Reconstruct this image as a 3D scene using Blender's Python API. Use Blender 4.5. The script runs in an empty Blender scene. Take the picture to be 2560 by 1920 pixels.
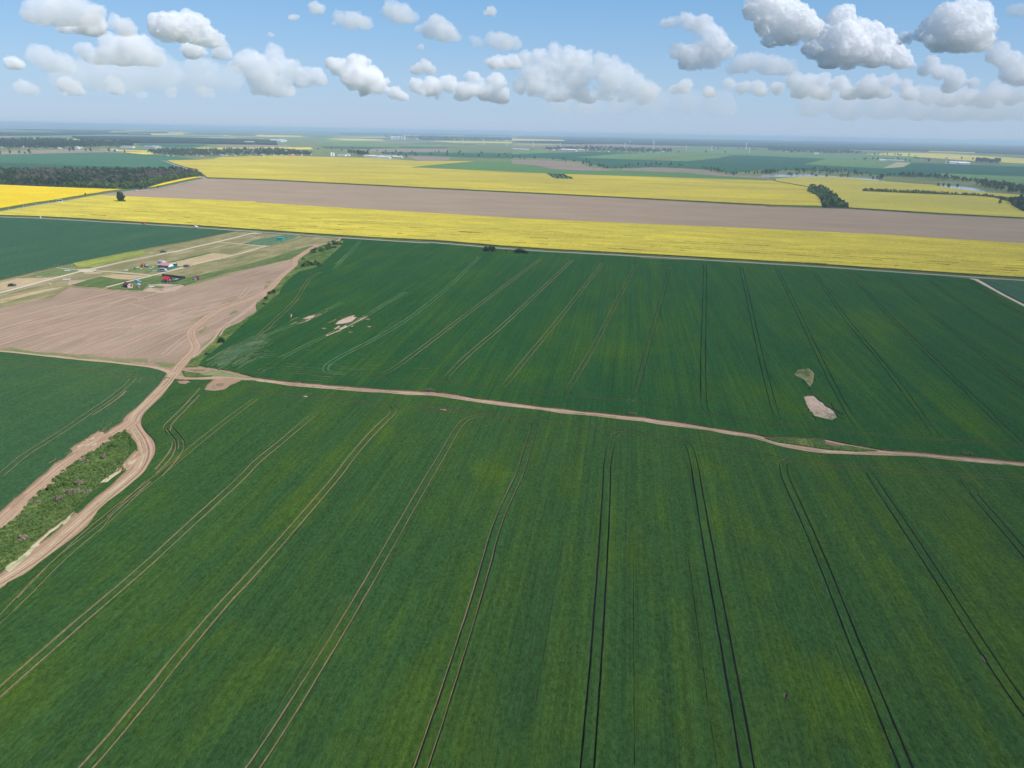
import bpy, bmesh, math, random
import numpy as np
from mathutils import Vector, Matrix, noise
from mathutils.geometry import delaunay_2d_cdt
R = math.radians
sc = bpy.context.scene
COL = sc.collection

# ------------------------------------------------------------------ camera
PW, PH, FPX = 2560.0, 1920.0, 1949.0       # photograph size and focal length in its pixels
CAM_H = 90.0
up = Vector((0.0186, 1.0, 630.0 / FPX)).normalized()          # world up seen in camera axes
fw = Vector((0, 0, -1)); fw = (fw - fw.dot(up) * up).normalized()
rt = fw.cross(up)
ROT = Matrix((rt, fw, up))                                     # camera axes -> world axes
cam_d = bpy.data.cameras.new('camera'); cam = bpy.data.objects.new('camera', cam_d); COL.objects.link(cam)
cam_d.sensor_width = 36.0; cam_d.lens = FPX / PW * 36.0
cam_d.clip_start = 0.5; cam_d.clip_end = 200000.0
cam.matrix_world = Matrix.Translation((0, 0, CAM_H)) @ ROT.to_4x4()
sc.camera = cam

def ray(px, py):
    return (ROT @ Vector(((px - PW / 2) / FPX, -(py - PH / 2) / FPX, -1.0)))
def G(px, py, z=0.0):
    """the ground point (height z) that a spot of the land was surveyed from"""
    d = ray(px, py)
    t = (CAM_H - z) / max(1e-4, -d.z)
    t = min(t, 70000.0)
    return Vector((d.x * t, d.y * t, z))
def ppm(px, py):
    """photo pixels per metre at that ground point"""
    d = ray(px, py); return FPX * max(1e-4, -d.z) / CAM_H

# ------------------------------------------------------------------ sun, sky, exposure
SUN_EL, SUN_AZ = R(44), R(126)       # azimuth clockwise from the view direction (+Y): the sun is to the right
sd = Vector((math.sin(SUN_AZ) * math.cos(SUN_EL), math.cos(SUN_AZ) * math.cos(SUN_EL), math.sin(SUN_EL)))
sl = bpy.data.lights.new('sun', 'SUN'); sun = bpy.data.objects.new('sun', sl); COL.objects.link(sun)
sl.energy = 5.0; sl.angle = R(0.5); sl.color = (1.0, 0.96, 0.90)
sun.rotation_euler = sd.to_track_quat('Z', 'Y').to_euler()
sun.location = (0, 0, 3000)
world = bpy.data.worlds.new('World'); sc.world = world; world.use_nodes = True
nt = world.node_tree; nt.nodes.clear()
sky = nt.nodes.new('ShaderNodeTexSky'); sky.sky_type = 'NISHITA'; sky.sun_disc = False
sky.sun_elevation = SUN_EL; sky.sun_rotation = SUN_AZ
sky.altitude = 600; sky.air_density = 1.0; sky.dust_density = 0.3; sky.ozone_density = 6.0
# pale blue lower air over the Nishita sky, thinning with height
tc = nt.nodes.new('ShaderNodeTexCoord'); sx = nt.nodes.new('ShaderNodeSeparateXYZ')
nt.links.new(tc.outputs['Generated'], sx.inputs[0])
rp = nt.nodes.new('ShaderNodeValToRGB'); nt.links.new(sx.outputs['Z'], rp.inputs[0])
e = rp.color_ramp.elements; e[0].position = 0.0; e[0].color = (.82, .82, .82, 1); e[1].position = 0.35; e[1].color = (.25, .25, .25, 1)
e = rp.color_ramp.elements.new(0.07); e.color = (.70, .70, .70, 1)
mx = nt.nodes.new('ShaderNodeMix'); mx.data_type = 'RGBA'
nt.links.new(rp.outputs[0], mx.inputs['Factor']); nt.links.new(sky.outputs[0], mx.inputs[6])
r2 = nt.nodes.new('ShaderNodeValToRGB'); nt.links.new(sx.outputs['Z'], r2.inputs[0])
e = r2.color_ramp.elements; e[0].position = 0.0; e[0].color = (.42, .55, .76, 1); e[1].position = 0.16; e[1].color = (.20, .47, .80, 1)
e = r2.color_ramp.elements.new(0.06); e.color = (.37, .55, .79, 1)
e = r2.color_ramp.elements.new(0.6); e.color = (.08, .22, .55, 1)
vm = nt.nodes.new('ShaderNodeVectorMath'); vm.operation = 'SCALE'; vm.inputs['Scale'].default_value = 1 / 0.12
nt.links.new(r2.outputs[0], vm.inputs[0]); nt.links.new(vm.outputs[0], mx.inputs[7])
bg = nt.nodes.new('ShaderNodeBackground'); bg.inputs['Strength'].default_value = 0.12
wo = nt.nodes.new('ShaderNodeOutputWorld')
nt.links.new(mx.outputs[2], bg.inputs[0]); nt.links.new(bg.outputs[0], wo.inputs[0])
sc.view_settings.view_transform = 'Standard'; sc.view_settings.look = 'None'
sc.view_settings.exposure = 0.0; sc.view_settings.gamma = 1.0
sc.cycles.use_denoising = True
sc.cycles.volume_bounces = 80
sc.cycles.max_bounces = 90
sc.cycles.diffuse_bounces = 4
sc.cycles.transparent_max_bounces = 32
sc.cycles.sample_clamp_indirect = 10


# ------------------------------------------------------------------ helpers: survey sheets, materials, tagging
# each sheet: origin and scale of the survey drawing the outlines were read from
SH = dict(A=(0, 290, 3.456), B=(640, 290, 3.456), C=(1280, 290, 3.456), D=(1920, 290, 3.456), E=(0, 540, 4.608),
          F=(400, 540, 4.608), H=(0, 850, 3.456), I=(640, 560, 2.304), J=(1600, 560, 2.304), K=(0, 1200, 2.304),
          L=(800, 1200, 2.304), M=(1600, 1200, 2.304), N=(280, 620, 8.508), U=(0, 0, 0.8640625))
def P(s):
    """'E 0,745 640,600 F 880,180' -> photo pixel points"""
    out = []; o = None
    for t in s.split():
        if t in SH: o = SH[t]
        else:
            x, y = t.split(','); out.append((o[0] + float(x) / o[2], o[1] + float(y) / o[2]))
    return out
def W(s):
    return [G(*p).to_2d() for p in P(s)]
def W1(s): return W(s)[0]

def tag(o, label=None, cat=None, group=None, kind=None):
    for k, v in (('label', label), ('category', cat), ('group', group), ('kind', kind)):
        if v: o[k] = v
    return o
def empty(name, loc, rz=0.0, **k):
    o = bpy.data.objects.new(name, None); COL.objects.link(o); o.location = loc; o.rotation_euler = (0, 0, rz)
    return tag(o, **k)

class NT:
    def __init__(s, name):
        s.m = bpy.data.materials.new(name); s.m.use_nodes = True
        s.t = s.m.node_tree; s.t.nodes.clear(); s.N = s.t.nodes; s.out = s.N.new('ShaderNodeOutputMaterial')
        s.co = s.N.new('ShaderNodeTexCoord').outputs['Object']
    def L(s, a, b): s.t.links.new(a, b)
    def val(s, sock, v):
        if hasattr(v, 'is_output') or isinstance(v, bpy.types.NodeSocket): s.L(v, sock)
        elif isinstance(v, (tuple, list)) and len(v) == 3 and sock.type == 'RGBA': sock.default_value = (*v, 1)
        else: sock.default_value = v
    def math(s, op, a, b=0.0, c=None, clamp=False):
        n = s.N.new('ShaderNodeMath'); n.operation = op; n.use_clamp = clamp
        s.val(n.inputs[0], a); s.val(n.inputs[1], b)
        if c is not None: s.val(n.inputs[2], c)
        return n.outputs[0]
    def mapping(s, rot=0.0, scale=(1, 1, 1), loc=(0, 0, 0)):
        # rotate the coordinates by -rot first, then scale
        v = s.N.new('ShaderNodeVectorRotate'); v.rotation_type = 'Z_AXIS'; v.inputs['Angle'].default_value = -rot
        s.L(s.co, v.inputs['Vector'])
        n = s.N.new('ShaderNodeMapping'); n.inputs['Scale'].default_value = scale; n.inputs['Location'].default_value = loc
        s.L(v.outputs[0], n.inputs[0]); return n.outputs[0]
    def noise(s, vec, scale=1.0, detail=3, rough=.55, dist=0.0):
        n = s.N.new('ShaderNodeTexNoise'); n.inputs['Scale'].default_value = scale; n.inputs['Detail'].default_value = detail
        n.inputs['Roughness'].default_value = rough; n.inputs['Distortion'].default_value = dist
        s.L(vec, n.inputs['Vector']); return n.outputs[0]
    def ramp(s, f, lo, hi):
        n = s.N.new('ShaderNodeMapRange'); n.inputs[1].default_value = lo; n.inputs[2].default_value = hi
        s.L(f, n.inputs[0]); return n.outputs[0]
    def mix(s, f, a, b, mode='MIX'):
        n = s.N.new('ShaderNodeMix'); n.data_type = 'RGBA'; n.blend_type = mode
        s.val(n.inputs['Factor'], f); s.val(n.inputs[6], a); s.val(n.inputs[7], b); return n.outputs[2]
    def gain(s, col, f, lo, hi):
        """multiply a colour by lo..hi following f (0..1)"""
        n = s.N.new('ShaderNodeMapRange'); n.inputs[3].default_value = lo; n.inputs[4].default_value = hi; s.L(f, n.inputs[0])
        v = s.N.new('ShaderNodeVectorMath'); v.operation = 'SCALE'; s.val(v.inputs[0], col) if not isinstance(col, tuple) else setattr(v.inputs[0], 'default_value', col)
        s.L(n.outputs[0], v.inputs['Scale']); return v.outputs[0]
    def diffuse(s, col, rough=1.0, bump=None, strength=.5, dist=.3):
        d = s.N.new('ShaderNodeBsdfDiffuse'); s.val(d.inputs['Color'], col); d.inputs['Roughness'].default_value = rough
        if bump is not None:
            b = s.N.new('ShaderNodeBump'); b.inputs['Strength'].default_value = strength; b.inputs['Distance'].default_value = dist
            s.L(bump, b.inputs['Height']); s.L(b.outputs[0], d.inputs['Normal'])
        s.L(d.outputs[0], s.out.inputs['Surface']); return s.m
    def principled(s, col, rough=.5, metal=0.0, spec=.5, bump=None, strength=.3, dist=.05):
        d = s.N.new('ShaderNodeBsdfPrincipled'); s.val(d.inputs['Base Color'], col); s.val(d.inputs['Roughness'], rough)
        d.inputs['Metallic'].default_value = metal; d.inputs['Specular IOR Level'].default_value = spec
        if bump is not None:
            b = s.N.new('ShaderNodeBump'); b.inputs['Strength'].default_value = strength; b.inputs['Distance'].default_value = dist
            s.L(bump, b.inputs['Height']); s.L(b.outputs[0], d.inputs['Normal'])
        s.L(d.outputs[0], s.out.inputs['Surface']); return s.m

def crop_mat(name, c1, c2, ang, spots=(), fine=(.56, 1.46), big=45.0, streak=.45, rows=.5, bump=.8, bumpd=.35, seed=0.0, fs=1.6, amt=.75, c3=None):
    """a crop canopy: two leaf colours in soft patches drawn out along the drilling, row streaks, tufty fine texture"""
    s = NT(name)
    n1 = s.noise(s.mapping(ang, (1 / (big * 2.6), 1 / big, 1), (seed, seed * 2, 0)), 1.0, 5, .6, .4)
    n2 = s.noise(s.mapping(ang, (1 / 160, 1 / 3.2, 1), (seed * 3, 7, 0)), 1.0, 3, .6)
    n3 = s.noise(s.mapping(ang, (1 / 9, 1 / 5, 1), (5, seed, 0)), 1.0, 4, .6)
    f = s.ramp(n1, .42, .68)
    f = s.math('MULTIPLY', f, amt)
    f = s.math('ADD', f, s.math('MULTIPLY', s.math('SUBTRACT', n2, .5), streak * 2))
    f = s.math('ADD', f, s.math('MULTIPLY', s.math('SUBTRACT', n3, .5), .2))
    if spots:
        wob = s.N.new('ShaderNodeVectorMath'); wob.operation = 'ADD'
        nn = s.N.new('ShaderNodeTexNoise'); nn.inputs['Scale'].default_value = .06; nn.inputs['Detail'].default_value = 3; s.L(s.co, nn.inputs['Vector'])
        sc_ = s.N.new('ShaderNodeVectorMath'); sc_.operation = 'MULTIPLY_ADD'
        sc_.inputs[1].default_value = (22, 22, 0); sc_.inputs[2].default_value = (-11, -11, 0); s.L(nn.outputs['Color'], sc_.inputs[0])
        s.L(s.co, wob.inputs[0]); s.L(sc_.outputs[0], wob.inputs[1])
        vr = s.N.new('ShaderNodeVectorRotate'); vr.rotation_type = 'Z_AXIS'; vr.inputs['Angle'].default_value = -ang; s.L(wob.outputs[0], vr.inputs['Vector'])
        ca, sa = math.cos(-ang), math.sin(-ang)
        for (x, y, r, a) in spots:
            d = s.N.new('ShaderNodeVectorMath'); d.operation = 'SUBTRACT'; s.L(vr.outputs[0], d.inputs[0])
            d.inputs[1].default_value = (x * ca - y * sa, x * sa + y * ca, 0)
            e = s.N.new('ShaderNodeVectorMath'); e.operation = 'MULTIPLY'; s.L(d.outputs[0], e.inputs[0]); e.inputs[1].default_value = (1 / (r * 1.9), 1 / r, 0)
            l = s.N.new('ShaderNodeVectorMath'); l.operation = 'LENGTH'; s.L(e.outputs[0], l.inputs[0])
            g = s.N.new('ShaderNodeMapRange'); g.interpolation_type = 'SMOOTHSTEP'
            g.inputs[1].default_value = 1.15; g.inputs[2].default_value = 0.1; g.inputs[3].default_value = 0; g.inputs[4].default_value = a
            s.L(l.outputs['Value'], g.inputs[0]); f = s.math('ADD', f, g.outputs[0])
    f = s.math('MAXIMUM', s.math('MINIMUM', f, 1.0), 0.0)
    col = s.mix(f, c1, c2)
    fn = s.noise(s.mapping(ang, (fs * .6, fs, 1)), 1.0, 5, .8)
    col = s.gain(col, s.ramp(fn, .32, .68), *fine)
    f2 = s.noise(s.mapping(ang, (fs / 9, fs / 4, 1), (3, seed, 0)), 1.0, 4, .7)
    col = s.gain(col, s.ramp(f2, .3, .7), .96, 1.04)
    rw = s.noise(s.mapping(ang, (1 / 60, 1.6, 1)), 1.0, 2, .6)
    col = s.gain(col, s.ramp(rw, .3, .7), 1 - rows * .16, 1 + rows * .16)
    return s.diffuse(col, 1.0, fn, bump, bumpd)

def soil_mat(name, c1, c2, ang, big=30.0, streak=.8, sw=2.5, sl=110, fine=(.85, 1.15), bump=.5, seed=0.0, weeds=None, wl=(.55, .75)):
    s = NT(name)
    n1 = s.noise(s.mapping(ang, (1 / (big * 2), 1 / big, 1), (seed, 3, 0)), 1.0, 5, .6)
    n2 = s.noise(s.mapping(ang, (1 / sl, 1 / sw, 1), (1, seed, 0)), 1.0, 4, .65)
    f = s.math('ADD', s.math('MULTIPLY', s.math('SUBTRACT', n1, .5), 1.6), s.math('MULTIPLY', s.math('SUBTRACT', n2, .5), streak * 2.4))
    f = s.math('ADD', f, .5, clamp=True)
    col = s.mix(f, c1, c2)
    if weeds:
        w = s.noise(s.mapping(ang, (1 / 40, 1 / 14, 1), (9, seed + 4, 0)), 1.0, 6, .65)
        w2 = s.noise(s.mapping(0, (.5, .5, 1)), 1.0, 3, .7)
        w = s.math('ADD', w, s.math('MULTIPLY', s.math('SUBTRACT', w2, .5), .3))
        col = s.mix(s.ramp(w, *wl), col, weeds)
    fn = s.noise(s.mapping(0, (1.7, 1.7, 1)), 1.0, 4, .75)
    col = s.gain(col, s.ramp(fn, .3, .7), *fine)
    return s.diffuse(col, 1.0, fn, bump, .2)

def plain(name, c, rough=.8, metal=0, spec=.3, var=.12, scale=2.0, bump=.15):
    s = NT(name); n = s.noise(s.mapping(0, (scale, scale, scale)), 1.0, 4, .6)
    return s.principled(s.gain(c, n, 1 - var, 1 + var), rough, metal, spec, n, bump)

# ------------------------------------------------------------------ the land as one survey plan: every patch cut against its neighbours
plan = []                      # (key, polygon in metres), later entries win
def densify(pts, amp, seed, closed=True, kstep=1.0):
    out = []; n = len(pts); rg = range(n if closed else n - 1)
    for i in rg:
        a, b = Vector(pts[i]), Vector(pts[(i + 1) % n]); L = (b - a).length
        dist = max(60.0, min(a.length, b.length)); step = max(1.2, dist / 140) * kstep
        k = max(1, min(400, int(L / step)))
        for j in range(k):
            out.append(a.lerp(b, j / k))
    if not closed: out.append(Vector(pts[-1]))
    if amp > 0:
        res = []
        for p in out:
            dist = max(60.0, p.length); f = 1 / max(3.0, dist / 60)
            nv = noise.noise_vector(Vector((p.x * f + seed, p.y * f, seed * 1.7))) + .6 * noise.noise_vector(Vector((p.x * f * 3 + seed, p.y * f * 3, seed)))
            res.append(p + Vector((nv.x, nv.y)) * amp)
        out = res
    return out
def add(key, pts, amp=.35, kstep=1.0):
    if isinstance(pts, str): pts = W(pts)
    plan.append((key, densify(pts, amp, len(plan) * 3.7 + 1, True, kstep) if amp >= 0 else list(pts)))
def smooth(pts, n=2):
    for _ in range(n):
        o = [pts[0]]
        for a, b in zip(pts[:-1], pts[1:]):
            o += [a.lerp(b, .25), a.lerp(b, .75)]
        o.append(pts[-1]); pts = o
    return pts
def line(s, sm=2):
    pts = W(s) if isinstance(s, str) else s
    return smooth(pts, sm) if sm else pts
def offset(c, d):
    out = []
    for i, p in enumerate(c):
        t = (c[min(i + 1, len(c) - 1)] - c[max(i - 1, 0)])
        t = t.normalized() if t.length > 1e-6 else Vector((1, 0))
        out.append(p + Vector((-t.y, t.x)) * (d[i] if isinstance(d, list) else d))
    return out
def ribbon(key, c, width, off=0.0, wob=.12, amp=0.0, kstep=2.0, seed=None, taper=0):
    c = densify(c, 0, 0, False, kstep)
    sd_ = seed if seed is not None else len(plan) * 1.3
    wl = []; wr = []
    s = 0; prev = c[0]; tot = sum((b - a).length for a, b in zip(c[:-1], c[1:])); w0 = width
    for p in c:
        s += (p - prev).length; prev = p
        f = 1 / max(4.0, p.length / 30)
        width = w0 * (1 if not taper or tot - s > taper else .35 + .5 * (tot - s) / taper) * (1 + (.35 * noise.noise(Vector((s / 23, sd_, 3))) if taper else 0))
        wl.append(off + width / 2 * (1 + wob * 2 * noise.noise(Vector((s * f, sd_, 0)))) + amp * noise.noise(Vector((s * f * .5, sd_, 9))))
        wr.append(off - width / 2 * (1 + wob * 2 * noise.noise(Vector((s * f, sd_, 5)))) + amp * noise.noise(Vector((s * f * .5, sd_, 9))))
    # short pieces keep the outline simple in tight bends
    a = offset(c, wl); b = offset(c, wr); K = 12
    for i in range(0, len(c) - 1, K):
        j = min(i + K, len(c) - 1)
        plan.append((key, a[i:j + 1] + b[i:j + 1][::-1]))
def pair(key, s, width=.5, gauge=2.0, sm=2, **k):
    c = line(s, sm)
    ribbon(key, c, width, gauge / 2, **k); ribbon(key, c, width, -gauge / 2, **k)

R_ = random.Random(5)
def ang_of(s):
    a, b = W(s); d = b - a; return math.atan2(d.y, d.x)
A_W = ang_of('L 1540,1659 1653,0')          # drilling direction of the wheat
A_Y = ang_of('B 0,1000 J 1500,280')         # the long road and the strips beside it
A_B = ang_of('E 0,1330 1100,1010')
A_G = ang_of('E 0,500 1500,215')
A_H = ang_of('E 0,890 2212,370')

# ---- ground covers, far to near
add('meadow', [Vector(p) for p in ((-1500, 60), (1100, 60), (1100, 1300), (3300, 2600), (9000, 9500), (-9000, 9500), (-3600, 1900), (-1500, 700))], 0)
# the far plain between the villages
FAR = dict(
 far_forest=['A -600,138 0,147 500,150 900,148 1450,142 1450,153 900,160 400,170 0,172 -600,172', 'A 620,184 900,184 1300,190 1900,203 2212,207 B 170,220 185,256 0,250 A 1700,240 1200,238 1050,212 700,205',
   'C 0,225 500,222 900,232 1600,240 1700,262 1100,250 600,245', 'C 100,170 700,182 1700,205 D 500,215 1300,235 2212,262 2600,272 2600,345 2212,335 1500,312 700,290 0,275 C 1700,262 1500,235 900,222 0,205',
   'B 700,150 1100,140 2212,165 2212,176 1300,165 760,162', 'B 0,112 400,108 700,122 400,128 0,124', 'B 1200,180 1450,172 2212,190 2212,210 1500,210'],
 far_rape=['A -400,200 0,200 440,200 440,209 0,214 -400,216', 'A 1100,152 1580,152 1590,160 1110,161', 'A 1640,276 2212,274 B 0,272 470,273 492,289 0,294 A 2100,296 1800,290', 'A 830,290 1270,303 1262,312 1000,304',
   'A 1050,315 1300,317 1330,330 1230,333', 'B 0,163 400,170 405,179 0,178', 'B 600,192 1100,203 1090,209 800,210', 'B 1480,215 2212,226 C 0,228 0,236 B 1700,230', 'C 0,195 450,207 460,216 0,210', 'C 1000,183 2212,198 D 300,212 300,218 C 2212,207',
   'D 820,332 1100,318 1500,325 2212,368 2600,386 2600,432 2212,415 1700,386 1250,352', 'D 1280,300 1900,318 1880,324 1400,310'],
 far_brown=['A -900,306 0,306 600,291 1270,301 1300,310 850,314 500,320 0,333 -900,345', 'B 1000,286 1650,286 1660,312 1200,314 740,300', 'A 1850,250 2212,248 B 300,256 300,266 A 2212,268 1900,262', 'B 1300,345 1680,360 1660,386 1400,388',
   'C 0,378 350,385 620,408 640,440 900,464 1150,446 1500,455 1720,478 1850,505 2212,522 D 0,530 0,560 C 1700,520 1500,492 1100,476 600,472 350,462 200,430 0,412', 'C 900,242 0,252 0,262 900,268 1480,270 1480,262', 'B 640,225 1100,220 1500,232 1100,240'],
 far_green=['C 0,330 700,310 1100,318 540,360 1000,376 1300,385 1900,340 2212,345 D 0,350 500,370 320,415 600,430 1000,456 1232,404 2212,440 2800,455 2800,600 2212,580 1460,530 1055,520 700,480 0,462 C 1900,492 1700,462 1300,440 830,452 610,392 300,362 0,360', 'B 1080,310 1700,318 2212,320 2212,368 1700,352 1100,330',
   'B 560,262 1000,268 1250,276 980,284 600,280', 'A 1160,242 1800,246 1700,272 1240,262'],
 far_lime=['C 0,300 290,300 330,318 0,331', 'C 530,358 950,326 1300,318 1720,326 1300,352 1000,376', 'C 1290,386 1500,358 1900,338 1780,366 1520,392', 'D 300,416 500,374 1108,398 978,454 600,434', 'D 1458,494 2212,524 2800,548 2800,606 2212,580 1458,531', 'C 1400,300 1700,285 D 0,308 900,335 1350,358 1240,395 500,368 0,346 C 1700,325',
   'B 520,215 900,218 1400,240 900,236 540,228', 'D 1990,405 2212,418 2212,440 2000,432'],
 far_straw=['D 992,453 1112,399 1234,404 1166,442', 'B 640,180 1300,176 1500,185 1000,190'])
for k in ('far_forest', 'far_brown', 'far_green', 'far_lime', 'far_rape', 'far_straw'):
    for p in FAR[k]: add(k, p, 4.0, 2.5)
R2_ = random.Random(11)
# narrow strips of the open plain, lying roughly along the same bearing
for i in range(150):
    px = R2_.uniform(-300, 2850); d = 4.5 + 40 * R2_.random() ** 1.7
    hy = 330 + (px - 1280) * .0186
    if 360 < hy + d and (px > 1280 or R2_.random() < .5): d *= .5
    y = hy + d; L = R2_.uniform(60, 260); t = max(.45, d * R2_.uniform(.03, .12)); sl = .0186 + R2_.uniform(-.006, .006)
    k = R2_.choice(['far_green', 'far_lime', 'far_lime', 'far_brown', 'far_rape', 'far_straw', 'far_green', 'far_forest'])
    q = [(px, y), (px + L, y + L * sl), (px + L * 1.05, y + t + L * sl), (px - L * .06, y + t)]
    plan.insert(1, (k, [G(*p).to_2d() for p in q]))
add('river', 'D -60,512 0,508 200,506 350,506 520,516 700,529 890,542 960,550 1010,562 960,568 840,556 640,540 500,531 300,527 100,526 -60,522', 1.0)
add('river', 'D 1470,598 1560,602 1700,612 1800,626 1860,645 1885,660 1770,655 1650,636 1540,622', 1.0)
# big fields
add('far_wheat', 'A -900,350 0,335 300,329 600,322 920,314 1250,334 1500,350 1700,374 1440,384 1500,413 1610,455 1500,480 800,455 0,440 -900,440', 1.5, 2)
add('far_wheat_dark', 'A -900,395 0,403 800,432 1300,450 1560,460 1600,470 1500,520 600,500 -900,470', 1.5, 2)
add('wood_floor', 'A -700,470 0,470 600,480 1000,490 1500,480 1640,495 1750,512 1762,530 1600,542 1400,583 1240,632 1000,635 600,625 0,602 -700,580', 1.5, 2)
add('rape_far', 'A 1440,386 1700,383 1850,374 1900,357 2212,350 B 200,343 600,357 1000,365 1280,384 1400,393 1900,394 C 0,412 0,490 700,515 1500,540 2212,562 D 70,565 340,617 350,650 430,700 466,748 474,786 C 2212,774 1000,711 0,661 B 1500,626 700,586 0,551 A 1790,536 1770,516 1740,502 1655,494 1685,463 1600,445 1500,413', 1.0, 2)
add('green_wedge', 'B 1330,448 1600,421 1900,394 2212,398 C 0,412 200,425 330,456 600,475 900,472 1100,475 1500,490 1700,512 2212,545 D 0,560 0,562 C 2212,558 1500,538 700,513 450,507 0,489 B 1700,465', 1.0, 2)
add('orchard_grass', 'C 285,499 450,508 534,549 372,546', 1.0)
add('rape_right', 'D 60,545 300,530 600,530 780,548 900,562 1100,575 1400,598 1600,630 1880,665 2212,690 2700,720 2700,915 2212,886 1500,850 700,802 600,720 500,640 345,615 70,565', 1.0, 2)
add('wood_floor', 'D 340,650 350,618 460,618 520,650 600,720 700,800 470,798 455,730 430,690', 1.0)
add('wood_floor', 'D 815,645 815,655 1200,672 1800,695 1950,710 2110,755 2095,772 2212,838 2500,860 2500,700 2212,735 1900,690', 1.0)
add('brown_strip', 'A 1780,541 B 0,552 700,586 1500,627 C 0,661 1000,711 2212,776 D 0,780 700,800 1500,850 2212,887 2900,925 2900,1180 2212,1112 1000,1036 0,986 C 1000,940 0,889 B 1500,848 0,756 A 1500,719 1100,701 860,691 900,676 1100,655 1380,628 1500,605', .8, 2)
add('rape_left', 'A -800,570 0,602 400,619 900,637 1060,640 900,660 750,690 560,722 350,752 150,790 0,822 -500,925', .8, 2)
add('rape_left', 'A 1190,640 1240,636 1400,588 1600,544 1690,531 1770,533 1650,556 1500,590 1380,617', .8, 2)
add('rape_strip', 'A -500,1010 0,838 350,778 560,746 760,705 860,691 1100,701 1500,719 2212,748 B 0,756 C 0,889 1000,936 D 0,986 1000,1036 2212,1112 2900,1155 J 2900,362 2212,322 1500,274 1000,239 600,216 0,187 I 2212,181 1500,144 1000,99 500,74 B 700,1046 0,996 A 1700,959 850,908 400,879 0,866 -400,855', .7, 1.5)
add('green_left', 'E -500,-10 0,20 1000,62 2212,134 F 400,152 700,172 880,182 700,215 350,290 0,350 E 1800,358 1500,418 1100,495 840,555 640,596 300,680 0,748 -700,900', .5, 1.5)
# tinted meadow of the plots
add('plots', 'E -700,900 0,748 300,680 640,596 840,555 1500,418 2212,296 F 700,215 880,182 1080,197 2060,258 2090,262 1850,325 1540,500 1440,515 1100,590 700,690 130,870 E 1830,890 1240,852 800,822 600,940 0,1062 -700,1270', .5)
add('verge_lush', 'F 2060,262 2118,272 2090,345 1995,435 1900,522 1850,582 1590,652 1480,742 1400,832 1372,905 1270,990 1100,1130 985,1230 880,1330 700,1500 500,1659 H 1730,215 1700,235 1560,240 1640,150 F 440,1620 650,1390 850,1200 1100,1000 1300,800 1500,620 1570,545 1700,420 1850,330', .8)
add('fallow', 'E -700,1270 0,1062 600,942 800,822 1240,852 1830,892 2010,872 F 300,810 450,772 900,642 1100,592 1440,516 1545,498 1575,560 1500,620 1380,715 1310,820 1235,890 1100,1000 1110,1100 940,1220 700,1330 620,1460 H 1560,240 1500,262 1440,262 1300,235 1050,205 700,172 0,98 -600,60', .6)
R3_ = random.Random(3)
for i in range(26):        # harrow marks
    x = R3_.uniform(-100, 2600); y = R3_.uniform(960, 1420)
    L = R3_.uniform(150, 700); o = (x, y)
    q = [(o[0] / 4.608, 540 + o[1] / 4.608), ((o[0] + L) / 4.608, 540 + (o[1] - L * .27) / 4.608)]
    plan_pts = [G(*a).to_2d() for a in q]
    if x + L > 1900 + (y - 960) * -.2: continue
    ribbon('fallow_pale', plan_pts, R3_.uniform(.3, 1.1), 0, wob=.8, amp=1.2)

def in_poly(p, poly):
    c = False
    for i in range(len(poly)):
        a, b = poly[i - 1], poly[i]
        if (a.y > p.y) != (b.y > p.y) and p.x < (b.x - a.x) * (p.y - a.y) / (b.y - a.y) + a.x: c = not c
    return c
def streaks(key, s, n, L, w, sx, sy, dirn, seed_=1):
    """thin ragged streaks strewn round a place, drawn along a survey direction"""
    rr = random.Random(seed_); c = W1(s); a, b = W(dirn); d = (b - a).normalized(); nn_ = Vector((-d.y, d.x))
    for i in range(n):
        p = c + d * rr.gauss(0, sx) + nn_ * rr.gauss(0, sy); l_ = rr.uniform(.3, 1) * L
        if key == 'wheat_lodged' and not all(in_poly(q_, WMP) for q_ in (p - d * l_ / 2, p, p + d * l_ / 2)): continue
        ribbon(key, [p - d * l_ / 2, p + nn_ * rr.uniform(-.3, .3), p + d * l_ / 2], rr.uniform(.4, 1) * w, 0, wob=.9, amp=.5)
streaks('fallow_pale', 'E 1700,1300', 60, 40, .9, 30, 16, 'E 1200,1400 1900,1130', 31); streaks('fallow_pale', 'E 600,1200', 60, 55, .9, 40, 22, 'E 0,1330 1100,1010', 32); streaks('fallow_pale', 'F 500,1000', 40, 30, .8, 24, 10, 'F 100,1130 950,960', 33)
for s in ('H -400,20 0,60 300,100 600,125 850,120 1000,130 1280,160 1285,195 1120,200 800,168 500,140 200,112 -400,60', 'H 1340,195 1440,180 1530,200 1510,240 1400,228', 'F 780,1210 850,1180 830,1240 740,1290', 'F 470,1500 620,1380 640,1400 560,1500 480,1560', 'F 430,1330 520,1260 540,1280 450,1360', 'F 1230,760 1300,740 1290,800 1210,850', 'F 350,1210 520,1140 530,1160 380,1230', 'F 800,1130 880,1085 900,1110 820,1150'): add('fallow_weedy', s, 1.6)
add('wheat_left', 'H -900,50 0,106 400,148 700,178 1000,208 1300,243 1400,262 1440,285 1457,300 1445,340 1350,450 1240,560 1100,690 960,780 800,870 600,985 500,1120 200,1350 0,1530 -700,2100 -1300,1500', .3)
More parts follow.
